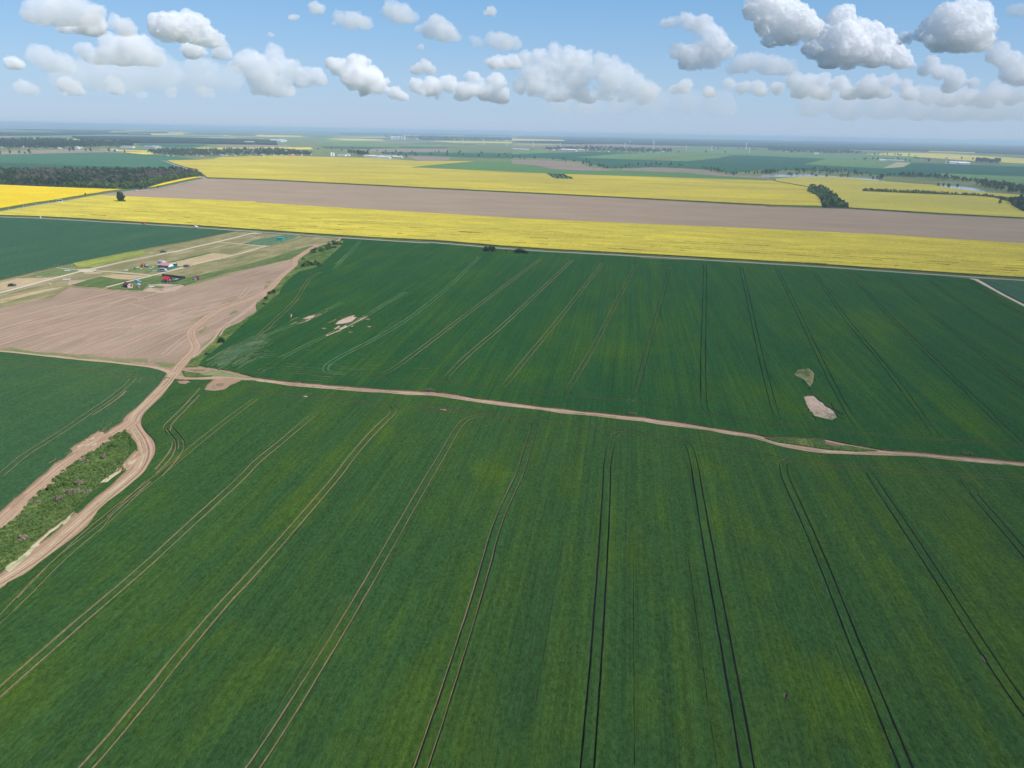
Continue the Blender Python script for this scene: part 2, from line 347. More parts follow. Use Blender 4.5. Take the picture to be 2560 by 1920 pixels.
add('wheat_mid', 'F 2118,272 2095,345 1995,435 1900,522 1850,582 1590,652 1480,742 1400,832 1372,905 1270,990 1100,1130 985,1230 880,1330 700,1500 500,1659 H 1722,222 1800,243 2000,270 2212,330 I 300,925 700,957 1000,975 1300,1015 1700,1070 2212,1119 J 300,1165 600,1210 700,1230 900,1236 1060,1244 1400,1305 1700,1338 2212,1388 2900,1440 2900,850 2212,478 1925,328 1890,318 1500,286 1000,251 600,228 0,199 I 2212,193 1500,156 1000,111 500,86', .3)
add('wheat_far_right', 'J 1945,322 2212,336 2900,372 2900,820 2212,462 2050,385', .3)
add('wheat_near', 'H 1520,335 1640,350 1760,352 1880,350 2212,350 I 0,912 250,940 500,958 700,975 1000,992 1300,1030 1700,1085 2212,1135 J 300,1180 600,1225 750,1262 900,1302 1100,1325 1400,1328 1700,1352 2212,1402 2900,1455 M 3400,400 3400,2200 K -900,2300 -500,1100 0,640 400,340 740,10 H 1130,1190 1240,1075 1275,960 1240,860 1190,780 1180,700 1250,600 1380,460 1480,370', .3)

add('wheat_near', 'H 1095,760 1150,780 1240,900 1225,1040 1100,1150 700,1500 K 430,190 60,560 -300,800 -300,640 250,320 H 440,1640 880,1240 1100,1010 1130,930', .3)
add('verge_lush', 'H 1100,762 1115,850 1132,925 1110,1005 1055,1085 965,1180 880,1235 780,1320 700,1430 560,1550 440,1640 K 250,310 140,445 0,535 -250,720 -250,400 0,270 H 20,1640 180,1480 300,1340 430,1230 540,1120 600,1070 700,1020 840,915 930,865 1010,800')

# ---- plots, lanes and grounds of the hamlet
add('plot_volunteer', 'E 840,552 1150,490 1500,418 1600,408 1730,440 1500,490 1400,512 1050,602 890,592')
add('plot_green', 'E 640,600 850,560 900,620 880,640 700,690 460,710 340,690')
add('plot_lush', 'E 820,800 1100,722 1180,700 1320,730 1500,742 1240,818 1180,830')
add('plot_lush', 'E 1240,835 1500,762 1780,694 1960,688 2130,720 F 250,720 450,690 900,590 1300,480 1650,370 1790,338 1760,380 1700,420 1540,492 1430,514 1100,588 700,680 450,752 280,806 130,800 E 1720,782 1640,862 1300,845')
add('plot_green', 'E 1440,640 1600,585 1850,560 2000,585 2030,600 1860,640 1700,655')
add('plot_dirt', 'E 1650,868 1760,790 1850,780 2100,790 2130,805 2010,868 1840,890')
add('plot_green', 'E 1740,800 1900,815 1880,835 1750,830')
add('plot_straw', 'F 100,540 330,478 570,428 720,436 845,450 720,492 280,575 190,572')
add('plot_straw', 'E 1150,700 1300,670 1600,685 1700,690 1500,735 1330,728')
add('plot_straw', 'E 0,960 350,880 600,830 760,815 300,930 0,1010')
add('plot_straw', 'E 0,770 200,720 600,710 560,740 200,820 0,860')
add('plot_dirt', 'E 800,740 1000,740 870,790 780,800')
add('plot_darkgrass', 'F 965,318 1150,270 1420,226 1600,224 1565,252 1300,336 1200,339')
def lane(key, s, w, **k): ribbon(key, line(s), w, **k)
lane('gravel', 'E -700,1050 0,888 400,780 880,650 1050,612 1500,512 2212,372 F 0,452 660,300 1080,195 1120,190', 3.1, wob=.1)
lane('gravel', 'E 640,598 900,622 1050,628 1400,652 1760,688', 2.0, wob=.15)
lane('gravel', 'E 1225,822 1500,752 1750,688 2000,622 2212,570 F 0,667 300,582 700,488 900,442 1200,352 1262,350', 2.1, wob=.15)
lane('gravel', 'F 655,300 900,322 1210,348', 1.9, wob=.15)
add('gravel', 'E 880,622 1000,612 1110,618 1060,650 960,650')
add('gravel', 'F 1040,195 1190,186 1180,200 1090,208')
add('plot_dirt', 'E 960,650 1200,640 1150,665 980,670')
for s in ('E 1040,625 1300,560 1800,450', 'E 0,915 400,805 760,700'): ribbon('plot_dirt', line(s), 1.6, wob=.4)
add('plot_lush', 'F 560,425 600,428 330,492 110,545 80,540')
add('plot_green', 'F 830,498 950,462 980,470 860,495')
add('plot_dirt', 'F 1700,335 1830,325 1780,350')
# ---- the long gravelled road and the road past the wood
lr = line('A -500,858 0,873 400,886 850,915 1300,941 1700,966 2050,990 B 0,1001 700,1051 1100,1076 1500,1101 I 1000,105 1500,150 2212,187 J 600,222 1000,245 1500,280 2212,327 2900,368', 1)
ribbon('verge_dark', lr, 13.5, 2.0, wob=.1)
ribbon('road_grey', lr, 4.2, 0, wob=.06)
wr = line('A -500,920 0,829 150,802 350,766 560,736 750,702 900,676 1100,652 1250,638 1380,624 1500,600 1650,564 1775,540', 1)
ribbon('verge_dark', wr, 17, 5, wob=.12)
ribbon('road_grey', wr, 7, 0, wob=.03)
ribbon('road_grey', line('A 1775,540 1720,520 1600,487 1640,470 1610,455 1500,420 1420,386 1380,380', 1), 8, 0, wob=.05)
ribbon('verge_dark', line('A 1790,540 B 0,551 700,586 1500,627 C 0,662 1000,712 2212,776 D 0,781 700,801 1500,851 2212,888 2900,926', 0), 11, 0, wob=.15)
ribbon('meadow', line('D 60,566 340,618', 0), 7)
ribbon('gravel', line('J 1905,316 1945,322 2050,388 2212,470 2900,840', 1), 3.4, wob=.1)
ribbon('verge_dark', line('A -500,860 0,868 400,880 850,909 1300,935 1700,960 B 0,996 700,1046', 0), 3, 0, wob=.3)

# ---- dirt tracks
def dirt(s, w, ruts, sm=2, amp=.25, **k):
    c = line(s, sm)
    ribbon('soil_track', c, w, 0, wob=.26, amp=amp * 1.5)
    for o, rw in ruts: ribbon('soil_rut', c, rw, o, wob=.3, amp=amp * .8, **k)
# track between the near and the middle wheat
dirt('H 1490,318 1540,325 1700,336 1900,327 2212,347 I 0,901 250,931 500,948 700,966 1000,983 1300,1022 1700,1077 2212,1127 J 300,1172 600,1217 750,1254 900,1292 1100,1316 1400,1320 1700,1345 2212,1395 2900,1448', 4.4, ((-1.0, .9), (1.0, .9)))
ribbon('straw_pale', line('I 0,901 250,931 500,948 I 1000,983 1300,1022 1700,1077 2212,1127 J 300,1172 600,1217 750,1254 900,1292 1100,1316 1400,1320 1700,1345 2212,1395', 2), .5, 0, wob=1.0)
add('soil_track', 'I 500,940 580,945 650,950 700,955 720,968 680,974 600,966 520,960', .5)
add('soil_track', 'I 940,970 1000,966 1050,975 1180,990 1180,1002 1000,992', .5)
add('soil_track', 'I 140,915 260,915 300,928 220,935', .5)
add('verge_lush', 'J 715,1237 900,1241 1060,1248 1180,1272 1400,1310 1250,1312 1100,1306 900,1275 800,1262', .3)
add('soil_damp', 'J 1060,1249 1120,1255 1190,1278 1110,1285 1065,1272', .3)
ribbon('soil_rut', line('J 1060,1246 1180,1275 1400,1312 1480,1322', 2), 1.2, 0, wob=.3)
# junction grounds
add('verge_lush', 'H 1570,270 1640,282 1760,296 1840,300 1830,318 1700,326 1600,322', .3)
add('straw_pale', 'H 1690,296 1800,293 1850,303 1760,312', .3)
add('soil_track', 'H 1560,240 1700,236 1820,243 1830,262 1800,275 1730,290 1640,278 1580,268', .4)
add('soil_damp', 'H 1620,256 1780,252 1760,272 1680,276', .4)
add('soil_track', 'H 1530,360 1620,352 1660,365 1600,390 1560,385', .4)
add('soil_track', 'H 1762,440 1790,395 1850,345 1960,334 2110,338 2070,368 1990,398 1940,436 1860,449 1800,447', .4)
add('soil_damp', 'H 1860,382 1900,370 1940,376 1920,398 1880,402', .4)
ribbon('soil_track', line('H 1790,243 1900,262 2000,290 2130,322', 2), 1.0)
# the winding main track and the western branch
dirt('K -700,1010 -300,770 0,590 200,468 400,300 600,112 740,0 H 1195,1135 1252,1040 1266,960 1236,870 1184,790 1146,720 1162,656 1240,578 1350,468 1450,368 1500,296 1540,240 1620,150 1684,92 1690,50 F 405,1480 362,1400 350,1330 420,1262 560,1150 720,1070 950,990 1130,925 1262,850 1320,780 1385,708 1500,622 1566,560 1548,510 1580,480 1650,440 1750,370 1850,330 2000,300 2065,280 2090,256', 4.9, ((-1.3, .8), (-.2, .5), (1.2, .9)))
c = line('K -700,1010 -300,770 0,590 200,468 400,300 600,112 740,0 H 1195,1135 1252,1040 1266,960 1236,870 1184,790 1146,720 1162,656 1240,578 1350,468 1450,368 1500,296', 2)
ribbon('soil_damp', c, .28, -.75, wob=.9); ribbon('straw_pale', c, .25, .45, wob=1.0)
dirt('H 1148,700 1050,775 900,868 700,985 500,1130 300,1310 100,1485 0,1580 -500,2000', 5.2, ((-1.5, .8), (-.3, .6), (.6, .5), (1.6, .8)), amp=.35)
add('soil_track', 'H 596,950 640,915 720,880 800,825 870,795 905,800 900,812 940,815 960,830 880,880 700,980 640,990', .5)
add('soil_track', 'H 80,1440 130,1375 200,1330 250,1322 180,1400 110,1470', .5)
add('soil_track', 'H 1055,1080 1120,1010 1180,960 1225,985 1215,1030 1160,1090 1100,1135 1070,1115', .6)
add('straw_pale', 'H 860,1250 920,1200 1000,1150 1060,1120 1030,1160 940,1240', .6)
add('straw_pale', 'K 20,520 120,440 330,260 430,180 400,220 200,400 60,530', .8)
for p_, n_, sx_, sy_ in (('H 760,890', 30, 6, 1.2), ('H 1150,1050', 24, 3.5, 1.3), ('H 960,1190', 14, 5, 1)):
    streaks('soil_rut', p_, n_, 6, .35, sx_, sy_, 'H 600,1000 900,800' if p_ != 'H 1150,1050' else 'H 1060,1130 1220,960', n_); streaks('straw_pale', p_, n_ // 3, 3, .4, sx_, sy_, 'H 600,1000 900,800' if p_ != 'H 1150,1050' else 'H 1060,1130 1220,960', n_ + 1)
# headland track of the fallow
ribbon('soil_rut', line('H -500,62 0,98 400,142 700,173 1050,206 1300,236 1420,262 1500,300', 2), 2.6, 0, wob=.25)
for s, w in (('F 1230,890 1100,1000 950,1120 800,1220 690,1310 650,1390 500,1530 380,1640', 1.0), ('F 1250,895 1120,1005 970,1125 830,1222 720,1320 680,1390', .7), ('F 340,1400 260,1440 60,1620 H 1360,160', .6), ('F 360,1340 200,1450 0,1600', .6),
             ('F 720,1070 500,1120 300,1180 0,1240 E 1200,1300', 1.2), ('F 560,1150 300,1160 0,1110 E 1500,1010', .8), ('F 1440,520 1200,600 900,660 600,760', .6), ('F 1500,500 1420,555 1200,630 1000,690', .6), ('F 1010,820 960,880 900,950', .5), ('F 1065,820 1010,890 920,955', .5),
             ('E 1240,915 1500,930 1620,950 1600,972', .5), ('E 1300,900 1560,930 1655,955 1640,975', .5), ('F 800,1000 560,1080 300,1120', .9), ('F 950,990 700,1020 420,1050 100,1130', .7)):
    ribbon('fallow_pale', line(s), w * 1.3, 0, wob=.5, amp=.8)
# ---- tramlines of the near wheat
TN = ['I 0,1375 350,1092', 'K -200,1400 0,1235 400,880 830,515 1100,262 1395,-5 I 0,1378 140,1268 300,1130 358,1092',
      'K 300,1850 527,1659 1200,820 1500,500 1935,0 I 550,1350 680,1200 765,1120 800,1080 800,1062 775,1048 600,1030',
      'K 1250,1930 1485,1659 L 200,745 400,390 622,0 I 1080,1330 1168,1170 1215,1125 1330,1100 1480,1125',
      'L 480,1930 592,1659 800,1020 930,600 1025,240 1140,0 I 1530,1430 1590,1215 1612,1160 1580,1142 1500,1132',
      'L 1510,1930 1540,1659 1600,900 1640,260 1653,0 I 2020,1400 2045,1260 2070,1212 2160,1205',
      'M 660,1930 617,1659 520,1100 400,450 325,0 J 320,1430 290,1300 262,1262 180,1240',
      'M 1640,1930 1525,1659 1290,1090 1000,360 838,0 J 838,1470 818,1390 850,1360 920,1368',
      'M 2500,1700 2212,1340 1990,1010 1600,390 1336,0 J 1320,1430 1240,1410 1180,1405',
      'M 2500,780 2212,425 1900,70 J 1940,1560 1860,1490 1880,1470 1960,1470']
for s in TN[1:]: pair('tramline_near', s, width=.36, wob=.3, taper=26)
pair('tramline_near', 'I -80,958 0,967 200,988 400,1008 600,1030 800,1052 1000,1075 1250,1102 1500,1130 1800,1165 2212,1208 J 0,1226 130,1240 250,1255 500,1300 800,1358 1000,1390 1300,1418 1700,1442 2212,1478 2900,1530', width=.28, wob=.35)
for s in ('H 1730,480 1600,620 1530,690 1490,730 1478,770 1475,795', 'H 1735,420 1600,570 1480,690 1430,730 1410,770 1440,830', 'H 1490,760 1560,840 1595,890 1590,960 1540,1040 1400,1190', 'H 1430,770 1500,850 1525,890 1515,980 1440,1080 1350,1165', 'H 1550,860 1552,920 1545,950', 'H 1495,880 1490,940 1430,1030 1345,1130'):
    ribbon('tramline_near', line(s), .45, 0, wob=.4)
for s in ('K 860,20 600,250 300,470 0,790', 'K 840,25 640,180 380,400 100,690', 'K 870,15 650,240 400,440 150,700 0,840', 'H 1310,1240 1000,1480 870,1659', 'H 1260,1230 1100,1380 930,1540'):
    ribbon('tramline_near', line(s), .22, 0, wob=.7)
pair('tramline_near', 'H 2212,515 1900,745 1700,910 1570,1020 1350,1200 1100,1400', width=.2)
# seed rows left thin
for s, L_ in (('L 1080,1659', 60), ('L 1240,1300', 55), ('L 1810,1659', 70), ('M 440,1659', 60), ('M 1300,1400', 45), ('K 1500,1500', 40)):
    p_ = W1(s); ribbon('tramline_near', [p_, p_ + Vector((math.cos(A_W), math.sin(A_W))) * L_], .09, 0, wob=.9)
# ---- tramlines of the middle wheat
TM = ['F 1870,650 1740,710 1670,800 1600,930 1500,1050 1300,1230 1190,1340 1120,1400', 'F 2140,460 2060,560 2020,620', 'I 600,98 560,150 465,235',
      'I 500,455 350,530 200,592 0,668', 'I 868,395 700,490 620,548 500,600 380,660 140,778', 'I 1290,190 1140,340 940,510 720,650 560,730 430,800 395,838 410,858 520,872',
      'I 1632,210 1370,405 1100,610 805,835 730,870', 'I 1822,210 1570,450 1400,610 1240,740 1110,870 1090,900 1120,918', 'I 2000,225 1700,610 1580,750 1462,900 1420,945',
      'I 2190,232 2080,450 1950,710 1808,940 1792,975 1820,1000', 'J 172,242 112,475 0,870 I 2184,985 2170,1020 2140,1030', 'J 374,240 370,500 362,780 364,1030 380,1085 430,1110',
      'J 581,251 635,490 700,800 790,1135', 'J 787,262 890,470 1065,845 1230,1155 1290,1205', 'J 1005,282 1160,525 1410,820 1600,1080 1705,1225 1690,1245', 'J 1205,288 1460,565 1810,900 2130,1215 2212,1290',
      'J 1445,318 1755,585 2212,950 2600,1260', 'J 1655,322 1905,505 2212,700 2900,1140', 'J 1895,332 2212,540 2900,960']
for i, s in enumerate(TM): pair('tramline_mid', s, width=.24 if i < 6 else .34, wob=.3, taper=26)
pair('tramline_mid', 'H 1950,262 2212,300 I 60,830 200,848 400,862 600,880 800,898 1100,918 1400,945 1700,980 2000,1010 2212,1030 J 200,1072 400,1100 700,1150 1000,1180 1300,1215 1600,1240 2000,1270 2212,1285 2700,1330', width=.28, wob=.35)
pair('tramline_mid', 'I 560,95 1000,125 1300,165 1640,190 2000,215 2212,222 J 400,235 800,258 1200,282 1600,310 1890,325', width=.2, wob=.4)
for s in TM[1:6]: pair('wheat_thin', s, width=.5, wob=.5)
# ---- tramlines of the western wheat
for s in ('H 1150,340 1100,400 950,520 800,620 600,760 400,890 200,1010 0,1190', 'H 1205,330 1175,380'): pair('tramline_left', s, width=.28, wob=.35)
ribbon('tramline_left_bare', line('H 1100,442 1000,530 900,600 800,660'), .55, 0, wob=.4)
pair('tramline_left', 'H -400,165 0,192 300,222 650,258 1000,300 1200,320 1445,335', width=.28, wob=.35)
ribbon('tramline_left', line('H 680,270 900,295 1130,325'), .5)
# ---- bare and thin places in the wheat
for q in range(26):
    c_ = W1('J %d,%d' % (1040 + R3_.gauss(0, 55), 1065 + R3_.gauss(0, 48))); r_ = R3_.uniform(.25, .9); add('straw_bare', [c_ + Vector((math.cos(a) * r_ * .6, math.sin(a) * r_ * 2.6)) for a in (0, 1.2, 2.4, 3.6, 4.9)], .2)
for q in range(12):
    c_ = W1('I %d,%d' % (530 + R3_.gauss(0, 60), 575 + R3_.gauss(0, 32))); r_ = R3_.uniform(.4, 1.4); add('straw_bare', [c_ + Vector((math.cos(a) * r_, math.sin(a) * r_ * 1.5)) for a in (0, 1.2, 2.4, 3.6, 4.9)], .4)
streaks('straw_bare', 'J 1040,1062', 46, 5, .4, 6, 2.6, 'J 950,1000 1130,1130', 78); streaks('straw_bare', 'J 950,885', 30, 4, .35, 4, 2.2, 'J 950,840 960,940', 79)
add('straw_bare', 'J 940,995 1000,992 1060,1045 1120,1080 1140,1118 1110,1136 1060,1125 1000,1112 968,1060', 1.1)
add('straw_thin', 'J 900,872 915,842 960,835 998,868 990,920 962,942 935,905', 1.4)
for s in ('I 450,582 480,556 530,534 582,540 550,566 500,578', 'I 262,550 300,534 350,524 330,540 290,552', 'I 200,545 205,520 215,522 212,540',
          'I 600,548 622,540 610,552'):
    add('straw_bare', s, 1.3)
ribbon('straw_bare', line('I 640,535 540,590 480,615 400,650'), .9, 0, wob=.7, amp=1); ribbon('straw_bare', line('I 385,520 330,545 240,582'), .8, 0, wob=.7, amp=1)
add('straw_bare', 'I 243,994 285,990 315,998 280,1002', .8); streaks('straw_bare', 'I 1075,1070', 26, 5, .5, 3.2, 1.0, 'I 1000,1062 1150,1078', 77)
LD = 'H 1860,200 2180,20'
WMP = W('F 2118,272 1995,435 1850,582 1590,652 1400,832 1270,990 1100,1130 880,1330 700,1500 H 1735,225 1800,248 2000,275 2212,335 I 300,925 1300,1015 2212,1119 2212,193 500,86')
streaks('wheat_lodged', 'H 1850,205', 30, 12, .9, 9, 3.2, LD, 2); streaks('wheat_lodged', 'H 1990,140', 70, 20, 1.0, 12, 3.4, LD, 3); streaks('wheat_lodged', 'H 2110,60', 46, 22, .8, 12, 1.8, LD, 4)
streaks('wheat_lodged', 'I 0,700', 24, 9, .7, 6, 3, LD, 5); streaks('wheat_lodged', 'I 20,750', 26, 8, .7, 6, 3, 'I 0,750 80,755', 6); streaks('wheat_lodged', 'H 2100,200', 20, 12, .6, 8, 2, LD, 7)
streaks('wheat_lodged', 'I 500,830', 16, 10, .6, 14, 5, 'I 0,750 80,755', 8); streaks('wheat_lodged', 'I 320,890', 10, 9, .5, 14, 3, 'I 0,750 80,755', 9)
streaks('straw_bare', 'I 535,570', 26, 9, .9, 11, 3.5, 'I 480,615 620,542', 10); streaks('straw_bare', 'I 320,545', 18, 8, .7, 8, 2, 'I 240,582 380,520', 11)
streaks('soil_damp', 'H 1870,390', 5, 3, .5, 2, 1, 'H 1840,380 1900,330', 12)
add('straw_bare', 'M 825,1245 850,1240 852,1262 832,1278', .35); add('straw_bare', 'M 1965,1010 2000,1050 1985,1060 1960,1025', .25); add('straw_bare', 'L 655,900 672,898 668,912', .1)
add('straw_bare', 'J 1872,1330 1900,1328 1895,1342', .2)
# ---- gaps in the rows of the rape strip
ay = Vector((math.cos(A_Y), math.sin(A_Y))); ny = Vector((-ay.y, ay.x))
o0 = W1('B 700,1046')
for i in range(150):
    row = R3_.choice([14, 26, 38, 50, 62, 74, 86, 98, 112]) + R3_.uniform(-1, 1)
    s0 = R3_.uniform(-320, 620); L = R3_.uniform(3, 22)
    a = o0 + ay * s0 + ny * row
    ribbon('rape_gap', [a, a + ay * L * .5 + ny * R3_.uniform(-.4, .4), a + ay * L], R3_.uniform(.5, 1.9), 0, wob=.8, amp=.6, kstep=4)
for row, a0, a1 in ((98, -100, 700), (86, 100, 420), (62, 250, 560)):
    s0 = a0
    while s0 < a1:
        L = R3_.uniform(6, 26); a = o0 + ay * s0 + ny * row
        ribbon('rape_gap', [a, a + ay * L], .6, 0, wob=.8, amp=.3, kstep=4); s0 += L + R3_.uniform(2, 12)
def cut_plan(plan):
    verts = []; vmap = {}; edges = set()
    for k, poly in plan:
        f = []
        for p in poly:
            q = (round(p.x, 2), round(p.y, 2)); i = vmap.get(q)
            if i is None: i = vmap[q] = len(verts); verts.append(Vector(q))
            if not f or f[-1] != i: f.append(i)
        for i in range(len(f)):
            if f[i - 1] != f[i]: edges.add((min(f[i - 1], f[i]), max(f[i - 1], f[i])))
    v, e, f, ov, oe, of = delaunay_2d_cdt(verts, sorted(edges), [], 0, 1e-3, True)
    V = np.array([p[:] for p in v]); T = np.array([t[:3] for t in f])
    C = V[T].mean(axis=1); order = np.argsort(C[:, 0]); cx = C[order, 0]; cy = C[order, 1]
    own = np.full(len(T), -1)
    for n, (k, poly) in enumerate(plan):
        Q = np.array([p[:2] for p in poly]); a = np.searchsorted(cx, Q[:, 0].min()); b = np.searchsorted(cx, Q[:, 0].max())
        sel = np.arange(a, b); sel = sel[(cy[a:b] > Q[:, 1].min()) & (cy[a:b] < Q[:, 1].max())]
        if not len(sel): continue
        X = cx[sel]; Y = cy[sel]; wn = np.zeros(len(sel), int)
        for i in range(len(Q)):
            (x0, y0), (x1, y1) = Q[i - 1], Q[i]
            if y0 == y1: continue
            if y1 > y0: m = (Y >= y0) & (Y < y1); s_ = 1
            else: m = (Y >= y1) & (Y < y0); s_ = -1
            if m.any():
                xc = x0 + (Y[m] - y0) * (x1 - x0) / (y1 - y0); wn[m] += s_ * (X[m] < xc)
        own[order[sel[wn != 0]]] = n
    return v, f, own
def build_plan(spec):
    """spec: key -> (object name, height, top material, side material, tags)"""
    v, f, of = cut_plan(plan)
    by = {}
    for tri, o in zip(f, of):
        if o < 0: continue
        key = plan[o][0]
        by.setdefault(key, []).append(tri)
    objs = {}
    for key, tris in by.items():
        name, h, mtop, mside, tg = spec[key]
        idx = {}; vs = []; fs = []; mi = []
        def vid(i, top):
            q = (i, top); r = idx.get(q)
            if r is None:
                r = idx[q] = len(vs); vs.append((v[i].x, v[i].y, h if top else -0.4))
            return r
        edges = {}
        for t in tris:
            a = (v[t[1]] - v[t[0]]); b = (v[t[2]] - v[t[0]])
            if a.x * b.y - a.y * b.x < 0: t = t[::-1]
            fs.append([vid(i, True) for i in t]); mi.append(0)
            for i in range(3):
                ee = (t[i], t[(i + 1) % 3])
                edges[ee] = edges.get(ee, 0) + 1
        for (a, b) in list(edges):
            if (b, a) not in edges:
                fs.append([vid(b, True), vid(a, True), vid(a, False), vid(b, False)]); mi.append(1)
        me = bpy.data.meshes.new(name); me.from_pydata(vs, [], fs)
        me.materials.append(mtop); me.materials.append(mside or mtop)
        me.polygons.foreach_set('material_index', mi); me.update()
        ob = bpy.data.objects.new(name, me); COL.objects.link(ob); tag(ob, **tg); objs[key] = ob
    return objs

# ------------------------------------------------------------------ covers
def spots(s):
    out = []
    for t in s.split(';'):
        q = t.split(); p = W1(q[0] + ' ' + q[1]); out.append((p.x, p.y, float(q[2]) * 1.15, float(q[3]) * .6))
    return out
WG1, WG2 = (.029, .073, .020), (.053, .098, .012)
SN = spots('K 1720,190 6 .9;K 720,950 4 .5;K 1380,890 4 .6;K 1690,1090 6 .8;K 120,1290 7 .7;K 640,460 5 .35;L 660,1150 5 .5;L 430,1480 10 .4;L 900,700 9 .3;M 1080,1180 7 1.0;M 1180,1420 8 .9;M 2060,920 7 .8;M 2180,1250 6 .8;M 640,600 5 .5;L 1800,440 6 .5;M 1880,330 8 .6;J 390,1400 6 .6;M 2180,630 6 .6;M 500,250 7 .4;L 1700,1250 8 .35;M 900,1000 5 .4;I 1340,1430 7 .7;I 700,1220 5 .5')
SM = spots('J 1290,550 17 1.0;J 1400,650 13 .6;J 900,650 14 .5;J 650,980 14 .8;J 880,1090 8 .7;J 1600,1190 7 .8;I 2140,720 16 .8;I 640,820 9 .6;I 1120,750 10 .3;I 1580,870 9 .5;J 150,900 14 .5;J 1880,1150 10 .5;I 560,640 13 .4;J 120,600 12 .4;J 1100,600 12 .6;I 2100,600 12 .5')
GROOVE = soil_mat('groove_soil', (.15, .115, .075), (.26, .19, .13), A_W, 8, .5, weeds=(.055, .085, .03), wl=(.44, .58))
STALK = crop_mat('crop_stalks', (.16, .13, .07), (.20, .15, .09), 0, big=9, streak=.2, fine=(.6, 1.3), bump=.3)
wheat_near = crop_mat('wheat_near', WG1, WG2, A_W, SN, big=10, seed=2.0, amt=.45, streak=.9, rows=1.1, bump=1.0, bumpd=.45)
wheat_mid = crop_mat('wheat_mid', (.018, .064, .019), (.038, .086, .012), A_W, SM, big=24, seed=5.0, amt=.5, streak=.9, rows=1.1, bump=.9, bumpd=.45)
wheat_left = crop_mat('wheat_left', (.032, .078, .030), (.056, .102, .026), A_W - .05, (), big=24, seed=8.0, amt=.5, bump=.9, bumpd=.4)
wheat_thin = crop_mat('wheat_thin', (.06, .12, .05), (.10, .14, .06), A_W, (), big=12, seed=3.0)
wheat_lodged = crop_mat('wheat_lodged', (.035, .085, .035), (.115, .145, .08), A_W - .4, (), big=5, streak=.8, seed=3.0, fine=(.7, 1.3))
green_left = crop_mat('green_left', (.030, .078, .042), (.055, .100, .048), A_G + .15, (), big=35, seed=4.0, amt=.45, bump=.7)
far_wheat = crop_mat('far_wheat', (.045, .125, .070), (.075, .145, .085), A_Y, (), big=80, seed=6.0, fs=.3, bumpd=1)
far_wheat_dark = crop_mat('far_wheat_dark', (.03, .085, .055), (.05, .10, .06), A_Y, (), big=80, seed=6.5, fs=.3, bumpd=1)
RY1, RY2 = (.40, .335, .052), (.56, .465, .055)
rape_strip = crop_mat('rape_strip', RY1, RY2, A_Y, (), big=22, streak=.9, seed=1.0, fine=(.6, 1.3), rows=1.7, bump=.8, bumpd=.6, fs=.8, amt=.8)
rape_left = crop_mat('rape_left', (.55, .40, .012), (.66, .50, .015), A_Y, (), big=40, streak=.5, seed=3.0, fine=(.75, 1.2), rows=1.0, bumpd=.5, fs=.6)
rape_far = crop_mat('rape_far', (.36, .30, .055), (.54, .44, .045), A_Y + .1, (), big=75, streak=.75, seed=5.0, fine=(.75, 1.2), rows=.6, bumpd=.7, fs=.3)
rape_right = crop_mat('rape_right', (.35, .31, .065), (.47, .40, .06), A_Y, (), big=60, streak=.6, seed=7.0, fine=(.8, 1.2), rows=.6, bumpd=.7, fs=.3)
rape_gap = crop_mat('rape_gap', (.04, .06, .015), (.10, .11, .025), A_Y, (), big=8, seed=7.0, fine=(.5, 1.2))
rape_stem = crop_mat('rape_stem', (.10, .14, .02), (.26, .24, .025), A_Y, (), big=4, seed=2.0, fine=(.5, 1.3))
brown_strip = soil_mat('brown_strip', (.23, .172, .122), (.305, .232, .162), A_Y, 50, .5, 4, 160, weeds=(.23, .21, .13), wl=(.60, .85), seed=2)
fallow = soil_mat('fallow', (.20, .142, .10), (.31, .225, .162), A_B, 24, .65, 1.4, 60, weeds=(.21, .20, .11), wl=(.57, .72), seed=1)
fallow_pale = soil_mat('fallow_pale', (.28, .20, .145), (.345, .25, .182), A_B, 12, .5)
soil_track = soil_mat('soil_track', (.22, .148, .095), (.31, .215, .145), A_W, 5, .3, fine=(.8, 1.2))
soil_rut = soil_mat('soil_rut', (.30, .208, .14), (.38, .27, .185), A_W, 5, .5, 1.0, 30)
soil_damp = soil_mat('soil_damp', (.15, .105, .07), (.20, .145, .10), A_W, 3, .3)
gravel = soil_mat('gravel', (.37, .315, .23), (.44, .385, .295), A_H, 6, .3)
road_grey = soil_mat('road_grey', (.205, .20, .18), (.265, .255, .23), A_Y, 12, .4)
meadow = crop_mat('meadow', (.11, .15, .06), (.22, .22, .11), A_Y, (), big=60, seed=9.0, fine=(.75, 1.25), fs=.5)
plots = crop_mat('plots', (.16, .155, .07), (.29, .25, .135), A_H, (), big=9, streak=.8, seed=2.0, fine=(.7, 1.25), amt=.9)
verge_lush = crop_mat('verge_lush', (.06, .11, .03), (.17, .20, .06), A_W, (), big=5, streak=.3, seed=2.0, fine=(.4, 1.6), fs=1.2, bump=1.0, bumpd=.8)
verge_dark = crop_mat('verge_dark', (.06, .09, .03), (.17, .18, .08), A_Y, (), big=8, seed=6.0, fine=(.6, 1.3))
pv = crop_mat('plot_volunteer', (.15, .19, .05), (.30, .30, .06), A_H, (), big=5, streak=.9, seed=5.0, fine=(.7, 1.3))
pg = crop_mat('plot_green', (.10, .145, .05), (.18, .19, .09), A_H, (), big=5, streak=.5, seed=6.0, fine=(.7, 1.3))
pl = crop_mat('plot_lush', (.07, .115, .038), (.14, .17, .06), A_H, (), big=4, streak=.6, seed=7.0, fine=(.6, 1.35))
pdk = crop_mat('plot_dark', (.065, .13, .07), (.10, .16, .08), A_H, (), big=6, streak=.4, seed=8.0)
pst = soil_mat('plot_straw', (.28, .21, .12), (.40, .32, .19), A_H, 5, .8, 1.5, 20, weeds=(.18, .19, .08), wl=(.55, .7))
